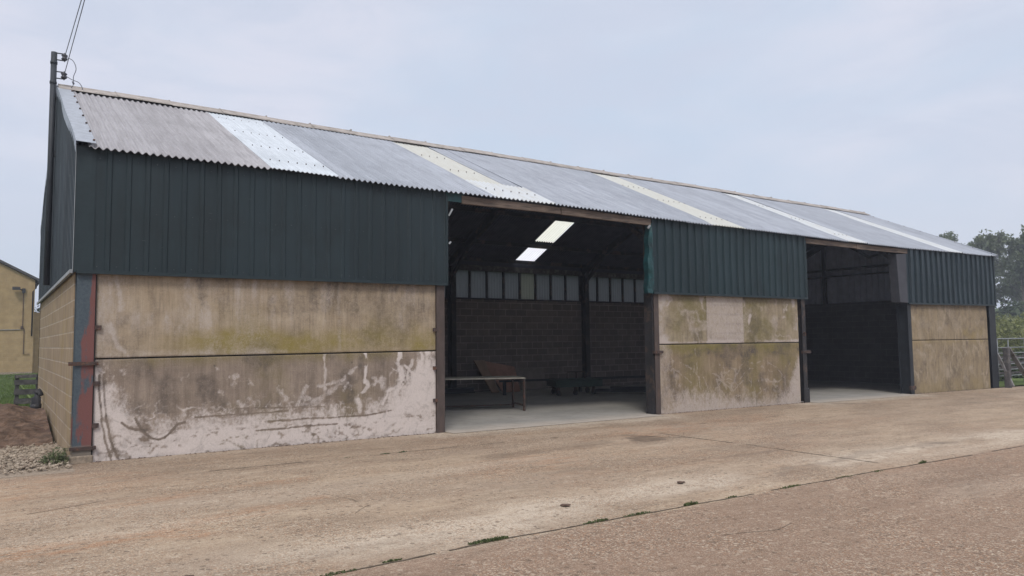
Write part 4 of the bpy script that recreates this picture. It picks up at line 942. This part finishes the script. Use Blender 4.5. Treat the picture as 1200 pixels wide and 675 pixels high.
# ------------------------------------------------------------------ plants
tag(DEBRIS.build('grit', M['clod']), 'dark grit and crumbs gathered along the foot of the concrete panels', 'grit', kind='stuff')
def tuft(name, label, loc, n, h, spread, mat, group=None, cat='weed', seed=0, flat=.5, w=.012):
    rnd = random.Random(seed); mb = MB()
    for i in range(n):
        a = rnd.uniform(0, 6.28); r = spread*math.sqrt(rnd.random()); x, y = loc[0]+r*math.cos(a), loc[1]+r*math.sin(a)*flat
        hh = h*rnd.uniform(.4, 1)*(1-.5*r/spread); b = rnd.uniform(0, 6.28); tx, ty = rnd.uniform(-.6, .6)*hh, rnd.uniform(-.6, .6)*hh; ww = w*rnd.uniform(.3, .9)
        c, s_ = math.cos(b)*ww, math.sin(b)*ww
        mb.poly([(x-c, y-s_, loc[2]), (x+c, y+s_, loc[2]), (x+tx*.5+c, y+ty*.5+s_, loc[2]+hh*.7), (x+tx, y+ty, loc[2]+hh), (x+tx*.5-c, y+ty*.5-s_, loc[2]+hh*.7)])
    return tag(mb.build(name, M[mat]), label, cat, group)
W_ = [(2.42, -6.75, .22, .05, 300, 'widest green weed tuft in the long yard joint, nearest the camera'),
      (3.55, -6.77, .16, .035, 160, 'low weed tuft in the long yard joint right of the widest tuft'),
      (4.05, -6.78, .20, .03, 160, 'thin strip of weed in the long yard joint before the round tuft'),
      (4.75, -6.79, .12, .06, 150, 'round upright weed tuft halfway along the long yard joint'),
      (5.35, -6.80, .10, .03, 70, 'small dull weed just right of the round tuft'),
      (6.3, -6.82, .22, .03, 140, 'flat weed strip in the long yard joint below the small dark clod'),
      (9.05, -6.86, .10, .07, 80, 'dark upright weed far along the long yard joint'),
      (1.55, -6.80, .10, .03, 70, 'tiny weed tuft left of the widest tuft in the long joint'),
      (1.1, -6.84, .18, .03, 110, 'flat weed tuft in the joint at the bottom edge of the photo'),
      (7.3, -6.83, .2, .025, 90, 'faint weed strip in the far half of the long joint'),
      (4.10, -1.82, .09, .035, 60, 'dark moss tuft in the joint in front of the left bay, nearest the opening'),
      (3.82, -1.82, .09, .03, 60, 'dark moss tuft second from the opening in the joint before the left bay'),
      (3.25, -1.82, .08, .02, 40, 'dark moss tuft third from the opening in the joint before the left bay')]
for i, (x, y, sp, h, n, lb) in enumerate(W_):
    tuft('weed_tuft', lb, (x, y, zg(x)+.002), int(n*.6), h*.75, sp*.9, 'weed' if y < -5 else 'leafd', 'weed tufts growing in the yard joints', seed=i, flat=.16)
tuft('weed_tuft', 'narrow weed tuft between the round tuft and the far dark weed', (8.0, -6.85, -.03), 50, .02, .15, 'weed', 'weed tufts growing in the yard joints', seed=40, flat=.3)
mb = MB(); rnd = random.Random(3)
for i in range(420):
    a = rnd.uniform(0, 6.28); r = .28*math.sqrt(rnd.random()); z = .05+.26*rnd.random()*(1-r/.35); x, y = -.14+r*math.cos(a)*.8, .02+r*math.sin(a)*.9
    if x > -.03: x = -.06-rnd.random()*.1
    s_ = rnd.uniform(.015, .035); b = rnd.uniform(0, 6.28); dz = rnd.uniform(-.02, .02)
    mb.poly([(x, y, z), (x+s_*math.cos(b), y+s_*math.sin(b), z+dz), (x+1.8*s_*math.cos(b+.4), y+1.8*s_*math.sin(b+.4), z+dz*1.5), (x+s_*math.cos(b+.9), y+s_*math.sin(b+.9), z+dz)])
    if i % 6 == 0: mb.tube([(-.14+.1*math.cos(a), .02+.1*math.sin(a), 0), (x, y, z)], .003, 4)
tag(mb.build('nettle_clump', M['weed']), 'leafy green weed clump at the foot of the flaking corner post', 'plant')
# clods on the yard
for i, (x, y, r, lb) in enumerate(((3.73, -6.1, .05, 'small dark clod lying on the pale band left of centre'), (5.52, -5.95, .05, 'small dark clod on the pale band right of centre'),
                                   (.12, -6.35, .10, 'wide flat brown clod at the bottom edge of the photo on the left'))):
    mb = MB(); stone(mb, (x, y, zg(x)+.012), r, random.Random(i), .3); stone(mb, (x+r*1.1, y+.01, zg(x)+.008), r*.6, random.Random(i+9), .3)
    tag(mb.build('mud_clod', M['clod']), lb, 'mud clod', 'mud clods on the yard')

def tree(name, label, loc, h, spread, seed, nleaf, lm, base=.25, group=None, ls=.22, lean=0):
    rnd = random.Random(seed); t = thing(name, label, 'tree', loc, group); L = Vector(loc)
    tips = []; tk = MB()
    top = L+Vector((lean, 0, h*.93)); n = 9
    tr = [L.lerp(top, i/n)+Vector((rnd.uniform(-.12, .12), rnd.uniform(-.12, .12), 0))*h*.08*(i > 0) for i in range(n+1)]
    r0 = h*.016; tk.tube([p for p in tr], [r0*(1-.9*i/n) for i in range(n+1)], 7)
    for i in range(38):
        f = base + (1-base)*rnd.random()**.8*.95; k = min(n-1, int(f*n)); p = tr[k].lerp(tr[k+1], f*n-k)
        a = rnd.uniform(0, 6.28); ln = spread*(1-.55*f)*rnd.uniform(.5, 1.1); up = rnd.uniform(.5, 1.3)
        q = p+Vector((math.cos(a)*ln, math.sin(a)*ln, ln*up)); m_ = p.lerp(q, .5)+Vector((0, 0, -ln*.12))
        tk.tube([p, m_, q], [r0*.32*(1-f*.6), r0*.2*(1-f*.5), r0*.06], 5)
        for u in (.45, .7, 1.0): tips.append((p.lerp(q, u), spread*.20*rnd.uniform(.5, 1.2)))
        for j in range(2):
            b = a+rnd.uniform(-1, 1); e = m_+Vector((math.cos(b), math.sin(b), rnd.uniform(.2, 1)))*ln*.5
            tk.tube([m_, e], [r0*.14, r0*.04], 4); tips.append((e, spread*.17*rnd.uniform(.5, 1.2)))
    tk.build('trunk', M['bark'], t)
    rs = np.random.RandomState(seed); ti = rs.randint(0, len(tips), nleaf)
    C_ = np.array([tuple(tips[i][0]) for i in range(len(tips))])[ti]; Rr = np.array([tips[i][1] for i in range(len(tips))])[ti]
    d = rs.normal(size=(nleaf, 3)); d /= np.linalg.norm(d, axis=1)[:, None]
    c = C_ + d*(Rr*rs.rand(nleaf)**.45)[:, None]*np.array([1, 1, 1.15])
    a = rs.normal(size=(nleaf, 3)); a /= np.linalg.norm(a, axis=1)[:, None]; b = np.cross(a, rs.normal(size=(nleaf, 3))); b /= np.linalg.norm(b, axis=1)[:, None]
    s_ = (ls*(.5+rs.rand(nleaf)))[:, None]; a = a*s_; b = b*s_*.45
    V = np.stack([c-a, c-b, c+a, c+b], 1).reshape(-1, 3)
    mb = MB(); mb.v = V.tolist(); mb.f = np.arange(nleaf*4).reshape(-1, 4).tolist(); mb.m = [0]*nleaf; mb.sm = [False]*nleaf
    mb.build('crown', M[lm], t); return t
def dirp(u, D):   # bearing helper: metres right of the camera axis at distance D along it
    return (D*math.cos(R(55.3))*0+D, 0, 0)
TG = 'tall trees behind the right end of the shed'
TS = [((103, 43.0, 0), 13.6, 3.6, 'leaf', 'low rounded grey-green tree just showing above the far roof end', 9000),
      ((101, 38.8, 0), 14.2, 3.8, 'leaf', 'second tall tree from the left above the far roof end', 10500),
      ((100, 34.2, 0), 14.6, 3.9, 'leaf2', 'tall tree directly above the right corner of the shed', 10500),
      ((96, 28.6, 0), 13.9, 3.3, 'leaf2', 'open airy tree just right of the shed with sky through its lower crown', 6500),
      ((93, 24.0, 0), 13.3, 3.0, 'leaf', 'rightmost slender tree at the edge of the photo', 6000),
      ((108, 29.0, 0), 13.8, 3.6, 'leaf', 'tree set back between the two open trees on the right', 5500),
      ((108, 48.0, 0), 13.0, 3.0, 'leaf', 'leftmost small treetop peeping over the roof slope', 6000)]
for i, (l, h, sp, lm, lb, nl) in enumerate(TS): tree('field_tree', lb, l, h, sp, 20+i, nl, lm, .2 if i not in (3, 4) else .3, TG, .21)
def bush(name, label, c, sx_, sy_, sz, n, mat, seed, ls=.12, kind=None, cat='hedge', group=None):
    rs = np.random.RandomState(seed); k = max(4, int(sx_*sy_*1.5)+4)
    cc = np.stack([rs.uniform(-1, 1, k)*sx_, rs.uniform(-1, 1, k)*sy_, rs.uniform(.25, .8, k)*sz], 1); i = rs.randint(0, k, n)
    d = rs.normal(size=(n, 3)); d /= np.linalg.norm(d, axis=1)[:, None]
    p = cc[i] + d*(sz*.42*rs.rand(n)**.4)[:, None]; p[:, 2] = np.abs(p[:, 2]); p += np.array(c)
    a = rs.normal(size=(n, 3)); a /= np.linalg.norm(a, axis=1)[:, None]; b = np.cross(a, rs.normal(size=(n, 3))); b /= np.linalg.norm(b, axis=1)[:, None]
    s_ = (ls*(.5+rs.rand(n)))[:, None]; V = np.stack([p-a*s_, p-b*s_*.5, p+a*s_, p+b*s_*.5], 1).reshape(-1, 3)
    mb = MB(); mb.v = V.tolist(); mb.f = np.arange(n*4).reshape(-1, 4).tolist(); mb.m = [0]*n; mb.sm = [False]*n
    return tag(mb.build(name, M[mat]), label, cat, group, kind)
bush('undergrowth', 'dark undergrowth along the foot of the far trees', (90, 26, 0), 4, 9, 4.6, 16000, 'leafd', 4, .3, 'stuff', 'undergrowth')
bush('hedge', 'yellow-green hedge beyond the metal gate', (56, 13, -.2), 5, 4, 2.9, 15000, 'leafh', 5, .13, None, 'hedge')
bush('hedge', 'dark hedge top beyond the low wall of the yellow building', (2.2, 41.5, 0), 1.2, .6, 4.2, 3500, 'leafd', 6, .1, None, 'hedge')

# ------------------------------------------------------------------ gate and posts at the right end
gt = thing('field_gate', 'galvanised tubular field gate beyond the right end of the shed', 'gate', (29.2, .3, -.2))
for z in (1.50, 1.18, .98, .78, .58, .38, .16):
    mb = MB(); mb.tube([(28.95, .42, z-.2+.2), (33.0, .25, z)], .026 if z > 1.4 else .018, 8); mb.build('gate_bar', M['galvd'], gt)
for x in (28.95, 29.75, 31.0, 33.0):
    mb = MB(); mb.tube([(x, .42-.042*(x-28.95), -.02), (x, .42-.042*(x-28.95), 1.5)], .022, 8); mb.build('gate_upright', M['galvd'], gt)
mb = MB(); mb.box(28.12, 28.30, -.26, -.08, -.3, 1.2); tag(mb.build('gate_post', M['timber_d'], None, .02), 'square dark timber post beside the right corner of the shed', 'post')
mb = MB(); mb.beam((28.32, -.17, 1.20), (29.6, -.25, .05), .05, .16, up=(0, 1, 0)); tag(mb.build('timber_brace', M['timber_g'], None, .008), 'silvered plank sloping down to the right from the dark post', 'timber')
mb = MB(); mb.beam((28.02, .05, .98), (28.26, -.30, -.15), .07, .09, up=(0, 1, 0)); tag(mb.build('timber_brace', M['timber_g'], None, .008), 'pale timber strut leaning against the left of the dark post', 'timber')
pn = thing('cattle_hurdle', 'low dark railed hurdle behind the dark timber post', 'hurdle', (30, .8, -.2))
for z in (.2, .4, .6, .8): mb = MB(); mb.beam((28.6, 1.1, z), (33.5, .7, z), .04, .08, up=(0, 0, 1)); mb.build('rail', M['timber_d'], pn)
for x in (28.8, 30, 31.4, 33): mb = MB(); mb.beam((x, 1.15, -.3), (x, 1.15, .95), .08, .08); mb.build('upright', M['timber_d'], pn)
bush('rough_grass', 'rank grass and weeds behind the hurdle', (33.5, 2.6, -.25), 3.5, 1.2, 1.0, 6000, 'leafd', 8, .06, 'stuff', 'weeds')

# ------------------------------------------------------------------ things inside the shed
tt = thing('trestle_table', 'long trestle table with pale board top inside the first opening', 'table', (8.2, 3.5, 0))
ax = Vector((-.948, .319, 0)); ay = Vector((.319, .948, 0)); A0 = Vector((9.60, 2.95, 0))
mb = MB(); a, b = A0+Vector((0,0,.735))-ax*.0, A0+ax*2.9+Vector((0,0,.76)); mb.beam(a, b, .95, .03); mb.build('table_top', M['bench'], tt, .004)
for e in (0.04, 2.7):
    c = A0+ax*e; p, q = c+ay*.47, c-ay*.47; z0 = zg(9)+.014
    for r_ in (p, q): mb = MB(); mb.beam((r_.x, r_.y, z0), (r_.x, r_.y, .71), .045, .045); mb.build('leg', M['rust'], tt)
    mb = MB(); mb.beam((p.x, p.y, .10), (q.x, q.y, .10), .03, .04); mb.beam((p.x, p.y, .69), (q.x, q.y, .69), .03, .04); mb.build('cross_bar', M['rust'], tt)
mb = MB(); p, q = A0+ax*.04+ay*.47, A0+ax*2.7+ay*.47; mb.beam((p.x, p.y, .05), (q.x, q.y, .05), .03, .03); mb.build('cross_bar', M['rust'], tt)
def board(p, mat, lb, th=.03):
    mb = MB(); n = Vector((0, -th, 0)); P = [Vector(v) for v in p]
    mb.hexa([P[0]+n, P[1]+n, P[1], P[0], P[3]+n, P[2]+n, P[2], P[3]]); tag(mb.build('plywood_board', M[mat], None, .004), lb, 'board', 'boards leaning at the back wall')
z0 = -.045
board([(12.42, 8.55, z0), (12.72, 8.55, z0), (12.40, 8.95, 1.0), (11.98, 8.95, 1.0)], 'ply2', 'narrow pale board leaning leftmost at the back wall', .05)
board([(12.75, 8.40, z0), (13.45, 8.40, z0), (13.60, 8.95, .75), (12.35, 8.95, .98)], 'ply', 'red-brown plywood sheet leaning behind the trestle table')
board([(13.2, 8.97, z0), (14.95, 8.97, z0), (14.95, 9.10, .68), (13.2, 9.10, .72)], 'ply3', 'wide dull grey-brown board flat against the back wall')
gs = thing('steel_bogie', 'low dark green steel platform on short wheeled legs inside the first opening', 'platform', (14.1, 6.3, 0))
mb = MB(); mb.hexa([(13.05,5.95,.20),(14.55,5.55,.20),(14.95,6.55,.20),(13.45,6.95,.20),(13.05,5.95,.42),(14.55,5.55,.42),(14.95,6.55,.42),(13.45,6.95,.42)]); mb.build('deck', M['green'], gs, .01)
for x, y in ((13.2, 6.05), (13.75, 5.90), (14.35, 5.75), (14.7, 6.45), (13.6, 6.8)):
    mb = MB(); mb.box(x-.035, x+.035, y-.035, y+.035, .02, .2); lg = mb.build('leg', M['rust'], gs); mb = MB(); mb.tube([(x-.03, y, .03), (x+.03, y, .03)], .08, 12); mb.build('wheel', M['black'], lg)
mb = MB(); mb.tube([(14.0, 6.6, .42), (14.0, 6.6, .62), (14.6, 6.45, .62), (14.6, 6.45, .42)], .025, 6); mb.tube([(14.3, 6.52, .42), (14.3, 6.52, .62)], .025, 6); mb.build('handle', M['rust'], gs)
for i, (p, q, s_, lb) in enumerate((((14.9, 5.6, .02), (16.9, 3.9, .02), .16, 'thick black steel beam lying nearest the opening'), ((14.7, 6.1, .0), (17.0, 4.6, .0), .10, 'thinner black beam lying behind the thick one'),
                                    ((11.9, 7.3, .36), (14.0, 6.95, .36), .06, 'long dark bar propped level left of the green platform'), ((14.5, 7.0, .34), (18.5, 6.3, .34), .07, 'long dark bar running right from the green platform'),
                                    ((8.9, 8.2, .05), (11.4, 8.0, .05), .16, 'dark timber baulk on the floor at the back left'))):
    mb = MB(); P, Q = Vector(p), Vector(q); mb.beam(P, Q, s_*1.4, s_*.25); mb.beam(P+Vector((0,0,s_*.8)), Q+Vector((0,0,s_*.8)), s_*1.4, s_*.25); mb.beam(P+Vector((0,0,s_*.4)), Q+Vector((0,0,s_*.4)), s_*.3, s_*.54)
    if p[2] > .2:
        for t in (.08, .92): c = P.lerp(Q, t); mb.box(c.x-.04, c.x+.04, c.y-.04, c.y+.04, -.05, c.z-s_*.2)
    tag(mb.build('steel_beam', M['postb']), lb, 'beam', 'dark beams lying in the shed')

# ------------------------------------------------------------------ damp hazy air
mb = MB(); mb.box(-400, 440, -400, 440, -1.5, 16.5); hz = mb.build('haze', [])
hm = bpy.data.materials.new('haze'); hm.use_nodes = True; hm.node_tree.nodes.clear(); TT = NT(hm.node_tree)
ho = TT.n('ShaderNodeOutputMaterial'); pv = TT.n('ShaderNodeVolumePrincipled'); pv.inputs['Color'].default_value = (.80, .86, 1.0, 1); pv.inputs['Density'].default_value = .0015; pv.inputs['Anisotropy'].default_value = .2
hm.node_tree.links.new(pv.outputs[0], ho.inputs['Volume']); hz.data.materials.append(hm)
tag(hz, 'thin bluish haze in the damp air', 'haze', kind='stuff')

# ------------------------------------------------------------------ camera
cam_d = bpy.data.cameras.new('camera'); cam = bpy.data.objects.new('camera', cam_d); col.objects.link(cam); scene.camera = cam
pitch, yaw, roll = .0713, .6057, -.0111
f = Vector((math.sin(yaw)*math.cos(pitch), math.cos(yaw)*math.cos(pitch), math.sin(pitch)))
rt = f.cross(Vector((0,0,1))).normalized(); up = rt.cross(f)
c_, s_ = math.cos(roll), math.sin(roll); rt, up = rt*c_+up*s_, up*c_-rt*s_
mt = Matrix((rt, up, -f)).transposed().to_4x4(); mt.translation = Vector((-.920, -11.949, 1.6)); cam.matrix_world = mt
cam_d.sensor_width = 36; cam_d.lens = 36*877.93/1200; cam_d.clip_start = .05; cam_d.clip_end = 3000

# ------------------------------------------------------------------ sky and light
SUN_EL, SUN_AZ = R(48), R(215)      # soft sun behind the cloud, over the camera's shoulder
w = bpy.data.worlds.new('World'); scene.world = w; w.use_nodes = True; nt = w.node_tree; T = NT(nt)
bg = nt.nodes['Background']
sky = T.n('ShaderNodeTexSky', sky_type='NISHITA'); sky.sun_disc = False; sky.sun_elevation = SUN_EL; sky.sun_rotation = SUN_AZ; sky.air_density = 1.2; sky.dust_density = 2
gen = T.n('ShaderNodeTexCoord').outputs['Generated']; s = T.sep(gen)
cl = T.noise(T.scalev(gen, (1, 1, 2.2)), 2.2, 5, .5, .3)
cloud = T.mix(T.ramp(cl, .34, .62), (6.25, 7.15, 8.6), (7.75, 7.9, 9.0))
cloud = T.mix(T.ramp(T.noise(T.scalev(gen, (1, 1, 3)), 3.5, 6, .6, .5), .42, .66, 0, .8), cloud, (6.5, 7.05, 8.4))
low = T.ramp(s[2], .30, -.02, 0, 1)
cloud = T.mix(T.math('MULTIPLY', low, .6), cloud, (6.6, 7.05, 8.2))
cloud = T.mix(T.ramp(s[2], .40, .75), cloud, (7.6, 7.4, 7.6))
zen = T.ramp(s[2], .42, .95, 1.0, 2.1)
cb = T.n('ShaderNodeVectorMath', operation='SCALE'); T.put(cb.inputs[0], cloud); T.put(cb.inputs['Scale'], zen)
T.put(bg.inputs['Color'], T.mix(.88, sky.outputs[0], cb.outputs[0])); bg.inputs['Strength'].default_value = .096
sl = bpy.data.lights.new('sun', 'SUN'); sl.energy = 1.5; sl.angle = R(14); sl.color = (1, .95, .87)
so = bpy.data.objects.new('sun', sl); col.objects.link(so)
sd = Vector((math.sin(SUN_AZ)*math.cos(SUN_EL), math.cos(SUN_AZ)*math.cos(SUN_EL), math.sin(SUN_EL)))
so.rotation_euler = sd.to_track_quat('Z', 'Y').to_euler()
scene.view_settings.view_transform = 'Standard'; scene.view_settings.look = 'None'; scene.view_settings.exposure = .10; scene.view_settings.gamma = 1
scene.render.engine = 'CYCLES'
